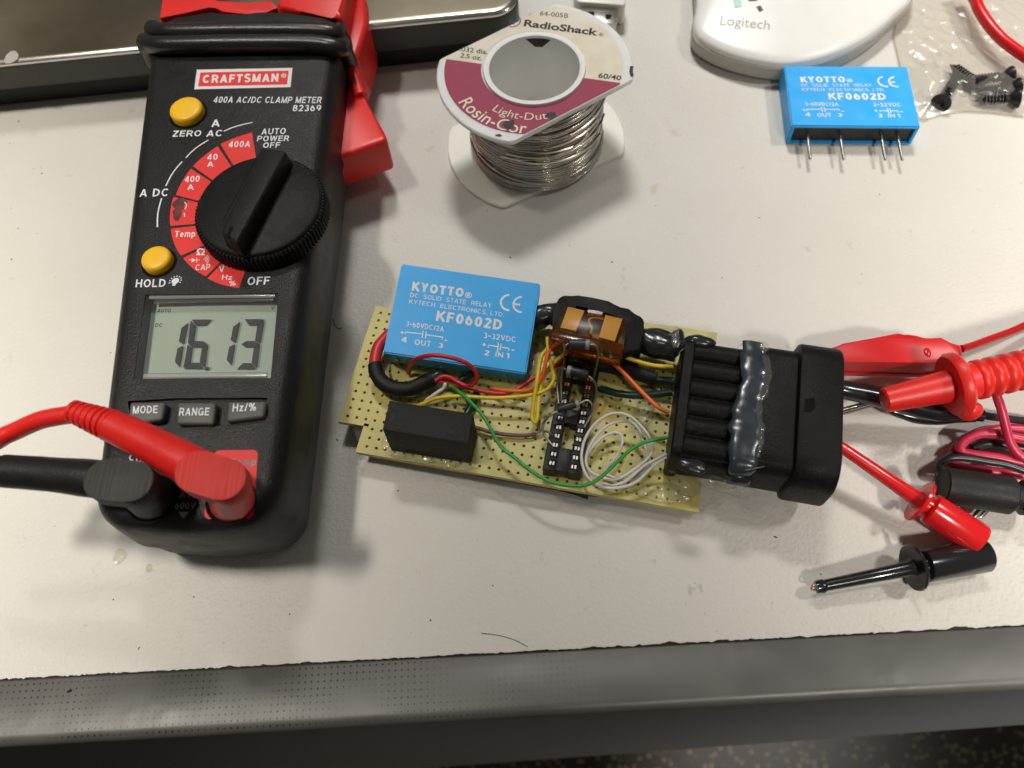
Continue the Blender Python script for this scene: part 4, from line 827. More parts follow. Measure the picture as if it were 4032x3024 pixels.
wire('wire_green', .47, [f7(860, 530, 11.5), f7(950, 590, 12.6), f7(1100, 722, 13.6), f7(1250, 882, 14), f7(1360, 1060, 13.6), f7(1440, 1215, 13), f7(1530, 1330, 12.6), f7(1680, 1440, 12.6), f6(290, 475, 12.6), f6(420, 565, 12.6), f6(560, 640, 12.6), f6(720, 677, 12.6), f6(870, 683, 12.8), f6(980, 658, 13.2), f6(1080, 598, 13.8), f6(1200, 490, 14.6), f6(1320, 372, 15.4), f6(1420, 292, 15.8), f6(1560, 228, 16), f6(1760, 190, 16)])
wire('wire_brown', .52, [f7(1060, 1040, 8.3), f7(1200, 1060, 8.6), f7(1350, 1105, 8.6), f7(1550, 1140, 8.4), f7(1750, 1152, 8.4), f7(1930, 1138, 8.3)])
tube('wire_end', [f7(1925, 1138, 8.3), f7(1990, 1090, 9), f7(2030, 1000, 10)], .25, 'tin', CB, seg=8)
wire('wire_teal', 1.0, [f5(870, 640, 8.6), f5(930, 655, 9.2), f5(1050, 690, 10.2), f5(1250, 710, 11.2), f5(1450, 700, 12.6), f5(1650, 675, 14)])
tube('wire_end', [f5(885, 645, 8.7), f5(835, 632, 8)], .5, 'tin', CB, seg=8)
wire('wire_teal', 1.25, [f5(1440, 525, 11), f5(1520, 545, 11.6), f5(1660, 560, 12)])
wire('shrink_black', 2.0, [f5(620, 310, 10.5), f5(800, 360, 10.6), f5(1000, 400, 10.6), f5(1250, 465, 10.8), f5(1470, 530, 11)], 'heat_shrink')
wire('wire_orange', .56, [f5(850, 270, 15), f5(900, 290, 15.6), f5(1000, 355, 16), f5(1150, 495, 16), f5(1300, 655, 16), f5(1450, 800, 16), f5(1530, 860, 15.8), f5(1620, 900, 15.6)])
wire('wire_yellow', .56, [f5(1060, 255, 15.5), f5(1120, 285, 16.2), f5(1230, 325, 16.4), f5(1380, 370, 16.4), f5(1500, 390, 16.2), f5(1660, 400, 16)])
wire('wire_white', .40, [f6(1760, 395, 15.5), f6(1640, 465, 14), f6(1540, 560, 13), f6(1450, 640, 12), f6(1330, 692, 11.4), f6(1180, 708, 11), f6(1050, 678, 11), f6(950, 600, 11.2), f6(895, 480, 11.8), f6(885, 350, 12.4), f6(915, 215, 13), f6(980, 100, 13.6), f6(1060, 15, 14.2), f6(1170, -50, 14.8), f6(1290, -58, 15), f6(1400, -15, 15), f6(1500, 80, 14.6), f6(1575, 180, 14.2), f6(1612, 285, 13.6), f6(1585, 375, 13), f6(1500, 455, 12.4), f6(1400, 530, 11.8), f6(1300, 592, 11.2), f6(1200, 622, 10.6), f6(1090, 595, 10.2), f6(985, 548, 10), f6(932, 465, 10.4), f6(938, 360, 10.8), f6(985, 250, 11.4), f6(1060, 145, 12), f6(1160, 62, 12.6), f6(1270, 24, 13), f6(1380, 30, 13), f6(1460, 95, 12.6), f6(1508, 205, 12), f6(1548, 330, 11.4), f6(1560, 440, 10.8), f6(1525, 520, 10.2), f6(1430, 590, 9.6), f6(1330, 622, 9.2), f6(1220, 605, 8.8), f6(1120, 555, 8.6)], 'wire_coil')
wire('wire_white', .40, [f6(925, 400, 9.8), f6(960, 335, 10.5), f6(1020, 260, 11), f6(1100, 190, 11.6), f6(1195, 142, 12), f6(1265, 148, 12), f6(1303, 200, 12), f6(1285, 300, 11.6), f6(1225, 400, 11), f6(1150, 490, 10), f6(1115, 560, 9)], 'wire_coil')
wire('wire_white', .40, [f6(1760, 360, 15), f6(1650, 415, 13.6), f6(1540, 470, 12.6), f6(1430, 560, 11.6), f6(1330, 640, 10.6), f6(1210, 680, 10), f6(1100, 660, 9.6)], 'wire_coil')
for k in range(7):
    tube('wire_strand', [f5(535, 250 + k * 14, 14 + .2 * k), f5(590, 238 + k * 15, 15.5 + .2 * k), f5(650, 262 + k * 14, 15.2), f5(675, 300 + k * 10, 13)], .38, 'wire_black', CB, n=5, seg=8)
prism('socket_plug', [bl(47.5, 29.5, 12.4), bl(56.2, 29.5, 12.4), bl(56.2, 33.5, 12.4), bl(47.5, 33.5, 12.4)], 9, 'shrink_black', CB, bev=.6, seg=2)
# black multiway connector
CZ = 23.6
def xring(x, y0, y1, z0, z1, r, ins): return [bl(x, a, b) for a, b in rpoly([(y0 + ins, z0 + ins), (y1 - ins, z0 + ins), (y1 - ins, z1 - ins), (y0 + ins, z1 - ins)], r, 0, 6)]
def xloft(name, secs, m, parent):
    vs = [p for r in secs for p in r]; m_ = len(secs[0]); fs = []
    for j in range(len(secs) - 1):
        for i in range(m_): a = j * m_ + i; b = j * m_ + (i + 1) % m_; fs.append((a, b, b + m_, a + m_))
    fs.append(tuple(range(m_))[::-1]); fs.append(tuple((len(secs) - 1) * m_ + i for i in range(m_)))
    return link(name, vs, fs, m, parent, smooth=True, sharp=35)
b_ = (5.6, 39.2, 7.6, CZ); d_ = (5.2, 39.6, 7.3, CZ + .3)
con = xloft('connector', [xring(79, *b_[:3], CZ - 2.6, 3.5, 0), xring(92, *b_[:3], CZ - 2.6, 3.5, 0), xring(92.1, *d_, 4.2, .3), xring(92.6, *d_, 4.2, 0), xring(106.3, *d_, 4.2, 0)], 'connector_black', CB)
con['label'] = 'black ribbed multiway connector at the right end of the board'
xloft('connector_wall', [xring(76.9, 5.2, 37.8, 7.3, CZ + .3, 2.5, .4), xring(77.3, 5.2, 37.8, 7.3, CZ + .3, 2.5, 0), xring(79.4, 5.2, 37.8, 7.3, CZ + .3, 2.5, 0), xring(79.8, 5.2, 37.8, 7.3, CZ + .3, 2.5, .4)], 'connector_black', con)
for k in range(6):
    y = 9.3 + 5.2 * k; A = bl(79.6, y, CZ - 3.7); B = bl(92.8, y, CZ - 3.7)
    lathe('rib', A, B, [(0, 2.75), ((B - A).length, 2.75)], 'connector_black', con, seg=32)
cz0, cz1 = 5.0, 25.4; f_ = (3.6, 42.2, cz0, cz1)
xloft('connector_collar', [xring(104.9, *f_, 6.5, 1.0), xring(105.4, *f_, 6.5, .2), xring(106.0, *f_, 6.5, 0), xring(114.8, *f_, 6.5, 0), xring(115.4, *f_, 6.5, .2), xring(115.7, *f_, 6.5, .9), xring(115.7, *f_, 6.5, 2.2), xring(107, *f_, 6.5, 2.2)], 'connector_black', con)
prism('collar_notch', [on(ZC, x, y, cz1 + .06) for x, y in ((925, 512), (978, 505), (985, 560), (955, 588), (920, 582))], cz1 - .3, 'recess_black', con, bev=.1)
# hot glue across the connector
fc_ = lambda x, y, h: on(ZC, x, y, h)
tube('glue', [on(ZC, 645, 205, CZ - .5), on(ZC, 640, 300, CZ), on(ZC, 650, 400, CZ), on(ZC, 620, 500, CZ), on(ZC, 600, 600, CZ), on(ZC, 598, 700, CZ), on(ZC, 590, 800, CZ), on(ZC, 580, 890, CZ - 1), on(ZC, 580, 950, CZ - 5)], 1, 'glue_grey', con, n=10, seg=24, radii=[2.4, 3.2, 3.3, 2.5, 3.4, 3.7, 3.5, 3.2, 1.8], jit=.30, seed=5, flat=.27)
blob('glue', on(ZC, 310, 880, CZ - 1.2), (3.6, 2.0, 1.0), 'shrink_gloss', con, seed=41, amp=.3, rot=-.2)
blob('glue', on(ZC, 560, 930, CZ - 4.5), (3.4, 2.2, 2.4), 'shrink_gloss', con, seed=43, amp=.4, rot=-.2)
blob('glue', on(ZC, 350, 200, CZ - 1.2), (4.0, 1.8, 1.4), 'shrink_gloss', con, seed=44, amp=.25, rot=-.2)
blob('glue', on(ZC, 430, 955, 10), (6, 1.8, 2.6), 'glue_clear', con, seed=46, amp=.5, rot=-.2)
blob('glue', on(ZC, 270, 985, 8), (4.5, 2.8, 2.0), 'glue_clear', CB, seed=45, amp=.35, rot=-.2, cutz=7.02)
blob('glue', on(ZC, 560, 1010, 7.5), (5.5, 1.8, 2.0), 'glue_clear', CB, seed=47, amp=.5, rot=-.2)
blob('glue', on(ZC, 150, 1035, 7.3), (6.5, 2.6, .7), 'glue_clear', CB, seed=52, amp=.4, rot=-.2, cutz=7.02)
blob('glue', on(ZC, 60, 560, 8), (2.4, 5.5, 1.0), 'glue_clear', CB, seed=48, amp=.35, rot=-.2, cutz=7.02)
tube('glue', [on(ZC, 690, 210, CZ - .6), on(ZC, 700, 330, CZ + .2), on(ZC, 700, 430, CZ + .2), on(ZC, 672, 520, CZ + .2), on(ZC, 660, 620, CZ + .2), on(ZC, 662, 720, CZ + .2), on(ZC, 655, 830, CZ)], 1, 'glue_clear', con, n=10, seg=16, radii=[1.2, 1.6, 1.5, 1.2, 1.6, 1.7, 1.2], jit=.6, seed=8, flat=.3)
for p in (((640, 190, 24), (560, 230, 22.5), (545, 300, 22)), ((600, 900, 23.5), (680, 885, 24.2), (705, 880, 23.9)), ((225, 300, 24.1), (250, 250, 24.2), (300, 230, 23)), ((190, 905, 20), (240, 930, 15), (300, 990, 8.5))): tube('glue_string', [fc_(*q) for q in p], .16, 'glue_clear', con, n=6, seg=6)
blob('glue', on(ZC, 690, 235, CZ - .6), (1.6, 2.0, 1.0), 'glue_clear', con, seed=49, amp=.4)

# ------------------------------------------------------------------ solder spool
SC = V((-1.6, 191.6, 0)); SR = 29.1
SP = thing('solder_spool', 'white spool of solder wire with a cream and magenta label', 'solder spool', SC)
def flange(name, z0, z1, dirv, dist, m, c):
    bm = bmesh.new(); n = 96; t = []
    d = V((dirv[0], dirv[1], 0)).normalized(); nr = V((d.y, -d.x, 0))
    def ringpts(r, z, clip=True):
        o = []
        for i in range(n):
            a = 2 * math.pi * i / n; p = V((math.cos(a), math.sin(a), 0)) * r
            k = p.dot(nr)
            if clip and abs(k) > dist: p = p - nr * (k - math.copysign(dist, k))
            o.append(bm.verts.new(c + p + UP * z))
        return o
    e = .35
    rs = [ringpts(13.4, z0, False), ringpts(SR - e, z0), ringpts(SR, z0 + e), ringpts(SR, z1 - e), ringpts(SR - e, z1), ringpts(13.4, z1, False)]
    for a, b in zip(rs, rs[1:]):
        for i in range(n):
            try: bm.faces.new((a[i], a[(i + 1) % n], b[(i + 1) % n], b[i]))
            except Exception: pass
    return from_bm(name, bm, m, SP, smooth=True, sharp=40), nr
ftop, fn = flange('flange', 29.6, 31.2, (37.2, 23.8), 20.0, 'spool_white', SC)
flange('flange', .1, 1.7, (40, 21), 19.2, 'spool_ivory', SC + V((-.3, .4, 0)))
vs = []; fs = []; NS = 64
for r, z in ((13.4, .2), (13.4, 31.9), (13.9, 32.1), (15.0, 32.1), (15.2, 31.2), (15.2, .2)):
    for i in range(NS): a = 2 * math.pi * i / NS; vs.append(SC + V((r * math.cos(a), r * math.sin(a), z)))
for j in range(5):
    for i in range(NS): a = j * NS + i; b = j * NS + (i + 1) % NS; fs.append((a, b, b + NS, a + NS))
link('hub', vs, fs, 'spool_hub', SP, smooth=True, sharp=40)
# window in the hub wall that shows the wire
vs = []; fs = []
for j in range(5):
    for i in range(9): a = R(84 + (i - 4) * (4.2 - .75 * j)); vs.append(SC + V((13.33 * math.cos(a), 13.33 * math.sin(a), 31.0 - j * .8)))
for j in range(4):
    for i in range(8): a = j * 9 + i; fs.append((a, a + 1, a + 10, a + 9))
link('hub_window', vs, fs, 'screw_black', SP)
# wound solder
random.seed(11); pts = []; turns = 34; zc = 2.4
for layer, (r0, z_a, z_b, tn) in enumerate(((19.9, 2.2, 28.8, 28), (20.6, 28.4, 2.4, 25))):
    for i in range(tn * 40):
        t = i / (tn * 40); a = 2 * math.pi * i / 40; z = z_a + (z_b - z_a) * t + .9 * math.sin(a * 1.0 + 4 * noise.noise(V((t * 9, layer, 0)))) * (.4 + .6 * abs(noise.noise(V((t * 14, 3, layer)))))
        rr = r0 + .5 * noise.noise(V((math.cos(a) * 1.3, math.sin(a) * 1.3, z * .5 + layer * 7))) + (.6 if z < 6 else 0)
        pts.append(SC + V((rr * math.cos(a), rr * math.sin(a), max(2.1, min(29.2, z)))))
v_, f_ = tube_geo(pts, .46, 8); link('solder_wire', v_, f_, 'solder', SP, smooth=True)
lathe('solder_core', SC + UP * 1.8, SC + UP * 29.5, [(0, 19.6), (27.6, 19.6)], 'solder', SP, seg=48, cap=False)
for k in range(9):
    a0 = random.uniform(R(190), R(300)); z0 = random.uniform(4, 24); dz = random.uniform(-5, 5); rr = 21.3 + .2 * random.random()
    tube('solder_wire', [SC + V((rr * math.cos(a0 + t * 1.6), rr * math.sin(a0 + t * 1.6), z0 + dz * t)) for t in (0, .2, .4, .6, .8, 1)], .4, 'solder', SP, n=5, seg=7)
# paper label: annulus clipped by the flats, cream above, magenta below the chord
LZ = 31.2
def label_part(name, m, sgn, lift):
    bm = bmesh.new(); n = 120; lc = SC + V((-.4, .8, 0)); A = []; B = []
    for i in range(n):
        a = 2 * math.pi * i / n; A.append(bm.verts.new(lc + V((15.4 * math.cos(a), 15.4 * math.sin(a), LZ + lift)))); B.append(bm.verts.new(lc + V((26.4 * math.cos(a), 26.4 * math.sin(a), LZ + lift))))
    for i in range(n): bm.faces.new((A[i], B[i], B[(i + 1) % n], A[(i + 1) % n]))
    for s in (1, -1):
        bmesh.ops.bisect_plane(bm, geom=bm.verts[:] + bm.edges[:] + bm.faces[:], plane_co=SC + fn * s * 19.7, plane_no=fn * s, clear_outer=True)
    c0 = on(ZS, 310, 432, LZ); c1 = on(ZS, 1570, 605, LZ); d = (c1 - c0).normalized(); nn = V((-d.y, d.x, 0)) * sgn
    bmesh.ops.bisect_plane(bm, geom=bm.verts[:] + bm.edges[:] + bm.faces[:], plane_co=c0, plane_no=nn, clear_outer=True)
    return from_bm(name, bm, m, SP, sharp=None)
label_part('paper_label', 'label_cream', -1, .05); lab = label_part('paper_label', 'label_magenta', 1, .05)
fsz = lambda x, y: on(ZS, x, y, LZ)
def ts(s, a, b, c, m='print_dark', bold=0.0): return text(s, fsz(*a), fsz(*b), fsz(*c), m, SP, bold, lift=.1, n=UP, human=True)
ts('64-005B', (968, 112), (1172, 132), (974, 80)); ts('RadioShack', (850, 190), (1385, 260), (862, 142), bold=.03); ts('\u00ae', (1395, 263), (1430, 267), (1398, 240))
ts('.032 dia.', (385, 372), (588, 395), (390, 338), bold=.01); ts('2.5 oz.', (390, 418), (545, 440), (396, 386), bold=.01); ts('60/40', (1390, 565), (1556, 585), (1398, 530), bold=.02)
ribbon([fsz(768 + 60 * math.cos(R(a)), 152 + 44 * math.sin(R(a))) for a in range(-42, 118, 8)], .32, 'print_dark', SP, lift=.1)
ts('R', (745, 172), (790, 176), (752, 140), bold=.02)
def arc_text(s, cx, cy, r, a0, a1, h, m, bold):
    def bend(a, b):
        t = R(a0 + (a1 - a0) * a); rr = r - h * b; return V((cx + rr * math.cos(t), cy + rr * math.sin(t), LZ))
    text(s, fsz(500, 700), fsz(600, 700), fsz(500, 650), m, SP, bold, lift=.1, bend=bend, n=UP, human=True)
arc_text('Rosin-Cor', SC.x, SC.y, 25.4, 209, 264, 4.2, 'label_cream', .005)
arc_text('Light-Dut', SC.x, SC.y, 20.2, 232, 280, 2.7, 'label_cream', -.004)
for cx, cy, rx, ry in ((745, 905, 50, 34), (1045, 838, 40, 28), (668, 985, 26, 8), (1105, 728, 30, 8)):
    link('ink_smudge', [fsz(cx + rx * math.cos(a) * (1 + .7 * noise.noise(V((cx, math.cos(a) * 1.5, math.sin(a) * 1.5)))), cy + ry * math.sin(a) * (1 + .7 * noise.noise(V((math.cos(a) * 1.5, cy, math.sin(a) * 1.5))))) + UP * .13 for a in [i * math.pi / 10 for i in range(20)]], [tuple(range(20))[::-1]], 'print_dark', SP)
ribbon([on(ZS, 1636, 480, 31.3), on(ZS, 1630, 520, 31.3), on(ZS, 1640, 555, 31.3)], 1.0, 'print_dark', SP, name='ink_smudge')

# ------------------------------------------------------------------ mouse
mo = [on(ZR, x, y, 3.0) for x, y in ((205, 60), (186, 200), (200, 285), (270, 345), (400, 405), (560, 448), (720, 468), (900, 448), (1080, 390), (1250, 300), (1400, 175), (1530, 10))]
mo = [V((mo[0].x + 1.5, mo[0].y + 35, 3))] + mo + [V((mo[-1].x + 3, mo[-1].y + 30, 3))]
mo = spline(mo, 6)
mc_ = V((sum(p.x for p in mo) / len(mo), 300, 0))
mo = mo + [V((mo[-1].x - 8, 330, 3)), V((mc_.x, 340, 3)), V((mo[0].x + 8, 330, 3))]
MS = thing('computer_mouse', 'white computer mouse at the top edge behind the loose relay', 'mouse', V((mc_.x, 255, 0)))
def mring(inset, z):
    o = []
    for p in mo:
        d = V((mc_.x - p.x, 285 - p.y, 0)); L = d.length; o.append(V((p.x, p.y, 0)) + d / L * min(inset, L * .96) + UP * z)
    return o
def mloft(name, rings, m):
    vs = [p for r in rings for p in r]; n = len(rings[0]); fs = []
    for j in range(len(rings) - 1):
        for i in range(n): a = j * n + i; b = j * n + (i + 1) % n; fs.append((a, b, b + n, a + n))
    fs.append(tuple((len(rings) - 1) * n + i for i in range(n))); return link(name, vs, fs, m, MS, smooth=True, sharp=50)
mloft('lower_shell', [mring(2.2, .3), mring(.6, 1.2), mring(0, 2.4), mring(.2, 6.0), mring(.9, 6.3)], 'mouse_grey')
mtop = mloft('upper_shell', [mring(.7, 6.2), mring(.9, 7.4), mring(1.6, 8.2), mring(4, 9.0), mring(12, 10.3), mring(25, 12), mring(45, 13.5), mring(60, 14)], 'mouse_white')
bmm = bmesh.new(); bmm.from_mesh(mtop.data); og = origin(mtop)
for v in bmm.verts: v.co = v.co / S + og
mbvh = BVHTree.FromBMesh(bmm); bmm.free()
mz = 10.5
fr = lambda x, y: on(ZR, x, y, mz)
text('Logitech', fr(365, 142), fr(662, 182), fr(372, 95), 'logo_grey', MS, -.006, lift=.08, drape=mbvh, n=UP, human=True)
def drp(p): h = mbvh.ray_cast(V((p.x, p.y, 200)), V((0, 0, -1)))[0]; return h if h else p
ribbon([drp(fr(x, y)) for x, y in ((520, 0), (540, 22), (575, 22), (600, -5))], 1.0, 'logo_dark', MS, lift=.08)
ribbon([drp(fr(x, y)) for x, y in ((592, 55), (612, 82))], 1.5, 'logo_dark', MS, lift=.08)
ribbon([drp(fr(x, y)) for x, y in ((618, 10), (650, 16))], .7, 'logo_dark', MS, lift=.08)
ribbon([drp(fr(x, y)) for x, y in ((465, -20), (470, 20), (478, 55))], 3.0, 'logo_cyan', MS, lift=.08)

# ------------------------------------------------------------------ clear bag with black screws, red cable across it
outl = [on(Z8, x, y, .4) for x, y in ((690, -60), (690, 130), (688, 260), (660, 450), (700, 640), (760, 900), (860, 1180), (980, 1425), (1120, 1390), (1300, 1345), (1480, 1325), (1650, 1330), (1900, 1350), (2210, 1390), (2420, 1420))]
far = [on(Z8, 2420, -60, .4)]
poly = outl + far
NXB, NYB = 70, 80
x0 = min(p.x for p in poly); x1 = max(p.x for p in poly); y0 = min(p.y for p in poly); y1 = max(p.y for p in poly)
def inside(x, y):
    c = False; n = len(poly)
    for i in range(n):
        a, b = poly[i], poly[(i + 1) % n]
        if (a.y > y) != (b.y > y) and x < (b.x - a.x) * (y - a.y) / (b.y - a.y) + a.x: c = not c
    return c
def edged(x, y):
    d = 1e9; n = len(poly)
    for i in range(n):
        a, b = poly[i], poly[(i + 1) % n]; ab = V((b.x - a.x, b.y - a.y)); t = max(0, min(1, (V((x - a.x, y - a.y))).dot(ab) / ab.dot(ab))); d = min(d, (V((x - a.x, y - a.y)) - ab * t).length)
    return d
scx = on(Z8, 1750, 1050, 2)
def bag_layer(zfun):
    bm = bmesh.new(); bm_f = bm.faces.new([bm.verts.new((p.x, p.y, 0)) for p in poly])
    for i in range(1, NXB): bmesh.ops.bisect_plane(bm, geom=bm.verts[:] + bm.edges[:] + bm.faces[:], plane_co=(x0 + (x1 - x0) * i / NXB, 0, 0), plane_no=(1, 0, 0))
    for i in range(1, NYB): bmesh.ops.bisect_plane(bm, geom=bm.verts[:] + bm.edges[:] + bm.faces[:], plane_co=(0, y0 + (y1 - y0) * i / NYB, 0), plane_no=(0, 1, 0))
    for v in bm.verts: v.co.z = zfun(v.co.x, v.co.y)
    return bm
BG = thing('plastic_bag', 'clear wrinkled plastic bag holding black screws', 'plastic bag', scx)
def ztop(x, y):
    e = min(1, edged(x, y) / 6); d = V(((x - scx.x) / 22, (y - scx.y) / 11)).length
    h = 1.0 + 3.8 * math.exp(-d * d) + 1.3 * noise.noise(V((x * .11, y * .11, 2))) + .8 * noise.noise(V((x * .35 + y * .2, y * .22, 5))) + .35 * noise.noise(V((x * .8, y * .5, 9)))
    return .35 + max(.25, h) * e
from_bm('film', bag_layer(ztop), 'bag_film', BG, smooth=True, sharp=None)
tube('seam', [p + UP * .15 for p in outl[:-1]], .28, 'bag_film', BG, n=4, seg=6)
def screw(T, H, label):
    T = V(T); H = V(H); L = (H - T).length; o = thing('black_screw', label, 'screw', T, 'black screws in the clear bag')
    pr = [(0, .2), (2.2, 1.2)]; k = 2.2
    while k < L - 4.5: pr += [(k + .1, 1.25), (k + .45, 1.75), (k + .8, 1.25)]; k += 1.0
    lathe('shank', T, H, pr + [(L - 2.6, 1.4)], 'screw_black', o, seg=14, sharp=25)
    lathe('head', T, H, [(L - 2.8, 1.4), (L - .6, 3.1), (L, 3.2), (L + .05, 1.2), (L - .6, .9)], 'screw_black', o, seg=20)
f8 = lambda x, y, h: on(Z8, x, y, h)
screw(f8(1450, 850, 1.6), f8(1222, 1225, 2.6), 'black screw slanting in the bag, nearest the loose relay')
screw(f8(1330, 770, 2.2), f8(1690, 1010, 3.4), 'short black screw lying across the middle of the bag, under the others')
screw(f8(1420, 970, 2.0), f8(2060, 900, 3.0), 'topmost black screw in the bag, lying level with its head to the right')
screw(f8(1640, 1100, 1.4), f8(2150, 1040, 3.1), 'middle black screw at the right of the bag, threads showing')
screw(f8(1625, 1195, 1.4), f8(2140, 1165, 3.1), 'lowest black screw in the bag, nearest the viewer')
RC = tube('red_cable', [f8(1500, -160, 6), f8(1620, -20, 6.5), f8(1680, 120, 6.8), f8(1790, 290, 6.8), f8(1930, 450, 6.6), f8(2080, 570, 6.4), f8(2240, 680, 6.2), f8(2450, 800, 6)], 1.95, 'clip_red', None, seg=14, org=f8(1930, 450, 0), label='thick red cable running over the clear bag at the top right corner', cat='cable')

# ------------------------------------------------------------------ usb plug behind the spool
ua = on(ZN, 1290, 22, 4); UPL = thing('usb_plug', 'white usb plug with bare metal shell behind the solder spool', 'usb plug', V((ua.x, ua.y, 0)))
prism('plug_body', [on(ZN, x, y, 9.0) for x, y in ((1238, -30), (1352, -26), (1351, 8), (1346, 11), (1250, 4), (1244, 0))], 1.2, 'usb_white', UPL, bev=1.0, seg=3)
prism('plug_shell', [on(ZN, x, y, 7.4) for x, y in ((1258, 6), (1337, 10), (1331, 52), (1253, 48))], 2.8, 'steel', UPL, bev=.3, seg=2)
for x, y in ((1278, 30), (1314, 36)): prism('shell_hole', [on(ZN, x + a, y + b, 7.46) for a, b in ((-6, -5), (6, -5), (6, 5), (-6, 5))], 7.2, 'recess_black', UPL)

# ------------------------------------------------------------------ black tablet-like device at the top left
TH_ = 20.0
ta = on(ZN, 0, 137, TH_); tb = on(ZN, 1085, 28, TH_); td = (tb - ta).normalized(); tn = V((-td.y, td.x, 0)); tcn = tb + td * 6
TB_ = thing('glossy_device', 'flat glossy dark device with rounded corner lying behind the meter', 'device', V((tb.x - 60, tb.y + 40, 0)))
def tab(ins, z, m=0):
    c = [ta - td * 90, tcn, tcn + tn * 150, ta - td * 90 + tn * 150]; return [V((x, y, z)) for x, y in rpoly([(p.x, p.y) for p in c], 9.0, ins, 8)]
def tloft(name, lay, m, cap=True):
    rings = [tab(i, z) for z, i in lay]; vs = [p for r in rings for p in r]; n = len(rings[0]); fs = []
    for j in range(len(rings) - 1):
        for i in range(n): a = j * n + i; b = j * n + (i + 1) % n; fs.append((a, b, b + n, a + n))
    if cap: fs.append(tuple((len(rings) - 1) * n + i for i in range(n)))
    return link(name, vs, fs, m, TB_, smooth=True, sharp=35)
tloft('base', [(0.2, 3.5), (8.5, 3.0), (8.6, 1.5)], 'tablet_base')  # near-black lower half, set in from the case
tloft('case', [(8.6, 1.5), (9.2, .4), (10, 0), (18.0, 0), (18.4, .4)], 'tablet_side')
tloft('rim', [(18.4, .3), (19.2, .2), (19.8, .9), (20.0, 1.8)], 'tablet_edge', False)
tloft('cover_glass', [(19.9, 1.7), (20.0, 2.0), (20.05, 3.0)], 'tablet_top')
link('sticker_scrap', [on(ZN, x, y, 20.15) for x, y in ((9, 128), (14, 118), (24, 110), (34, 110), (40, 118), (38, 128), (24, 136), (12, 138))], [tuple(range(8))[::-1]], 'mouse_grey', TB_)

# ------------------------------------------------------------------ clips, probe and hooks at the right
fd = lambda x, y, h: on(ZD, x, y, h); fc = lambda x, y, h: on(ZC, x, y, h)
AR = thing('alligator_clip', 'red insulated alligator clip behind the ribbed red probe with its thin wire', 'alligator clip', fd(650, 400, 0))
prism('upper_boot', [fd(x, y, 14) for x, y in ((120, 305), (215, 283), (450, 240), (620, 208), (690, 203), (760, 212), (850, 244), (930, 268), (1090, 280), (1096, 398), (930, 408), (840, 420), (640, 418), (230, 414), (120, 420))], 7.5, 'clip_red', AR, bev=1.9, seg=4)
blob('boot_dimple', fd(830, 350, 13.7), (1.1, 1.6, .6), 'clip_red', AR, seed=3, amp=.1)
tube('lower_boot', [fd(120, 455, 8), fd(300, 460, 7.6), fd(500, 466, 7.2), fd(700, 470, 7), fd(880, 466, 6.8), fd(1000, 450, 6.8)], 1, 'clip_red', AR, radii=[2.1, 2.1, 2.1, 2.1, 2.0, 1.8], seg=18)
lathe('jaw_steel', fd(0, 395, 10.5), fd(300, 395, 10.5), [(0, .9), (24, 1.6)], 'steel', AR, seg=10)
tube('lead_wire', [fd(1080, 320, 10), fd(1150, 300, 9), fd(1300, 245, 7), fd(1450, 190, 5.5), fd(1600, 125, 4.5), fd(1800, 60, 3)], 1.05, 'clip_red', AR, seg=12)
AK = thing('alligator_clip', 'black insulated alligator clip under the ribbed red probe', 'alligator clip', fd(650, 700, 0))
tube('upper_boot', [fd(150, 600, 12), fd(260, 625, 11.5), fd(420, 655, 10.5), fd(600, 700, 9.5), fd(760, 745, 8.5), fd(900, 775, 8), fd(1060, 790, 7.6), fd(1235, 805, 7.4)], 1, 'hook_black', AK, radii=[2.4, 2.5, 2.6, 2.7, 2.7, 2.5, 1.7, 1.6], seg=20)
tube('lower_boot', [fd(480, 735, 6), fd(620, 785, 5), fd(760, 820, 4.2), fd(900, 830, 4), fd(1050, 820, 4.5), fd(1180, 820, 5)], 1, 'hook_black', AK, radii=[.6, 1.2, 1.6, 1.6, 1.4, 1.2], seg=16)
for dy, h in ((0, 8.6), (16, 7.8)): tube('jaw_steel', [fd(120, 790 + dy, h + 1), fd(320, 738 + dy, h), fd(540, 672 + dy, h)], .75, 'steel', AK, seg=8)
tube('lead_wire', [fd(1220, 800, 7.2), fd(1300, 812, 6.4), fd(1420, 828, 5), fd(1560, 845, 3.5), fd(1760, 870, 2)], 1.0, 'wire_black', AK, seg=12)
# ribbed red probe lying on the clips
PA = fd(512, 695, 17.5); PB = fd(1534, 470, 22.0); PD = (PB - PA).normalized(); PL = (PB - PA).length
PRB = thing('test_probe', 'large red ribbed test probe with round finger guard resting on the clips', 'test probe', V((PA.x + 20, PA.y, 0)))
def pt(x, y): p = fd(x, y, 19.5); return (p - PA).dot(PD)
fg = pt(1030, 580)
lathe('probe_nose', PA, PB, [(-.1, 1.2), (0, 2.6), (.5, 3.1), (fg - 1, 4.1)], 'probe_red', PRB, seg=32)
lathe('finger_guard', PA, PB, [(fg - 1.6, 4.2), (fg - 1.5, 7.4), (fg - .6, 8.0), (fg + .8, 8.0), (fg + 1.6, 7.3), (fg + 2.0, 4.6)], 'probe_red', PRB, seg=40)
lathe('probe_neck', PA, PB, [(fg + 1.8, 4.8), (fg + 5, 4.5)], 'probe_red', PRB, seg=32)
pr = []; k = fg + 4.5
while k < PL + 40: pr += [(k, 4.3), (k + .5, 4.95), (k + 2.0, 4.95), (k + 2.5, 4.3)]; k += 3.2
lathe('ribbed_grip', PA, PB, pr, 'probe_red', PRB, seg=32, sharp=60)
gp = PA + PD * (fg + 1.0)
blob('guard_lug', V((fd(1140, 770, 14).x, fd(1140, 770, 14).y, 14)), (3.0, 2.4, 3.0), 'probe_red', PRB, seed=2, amp=.05)
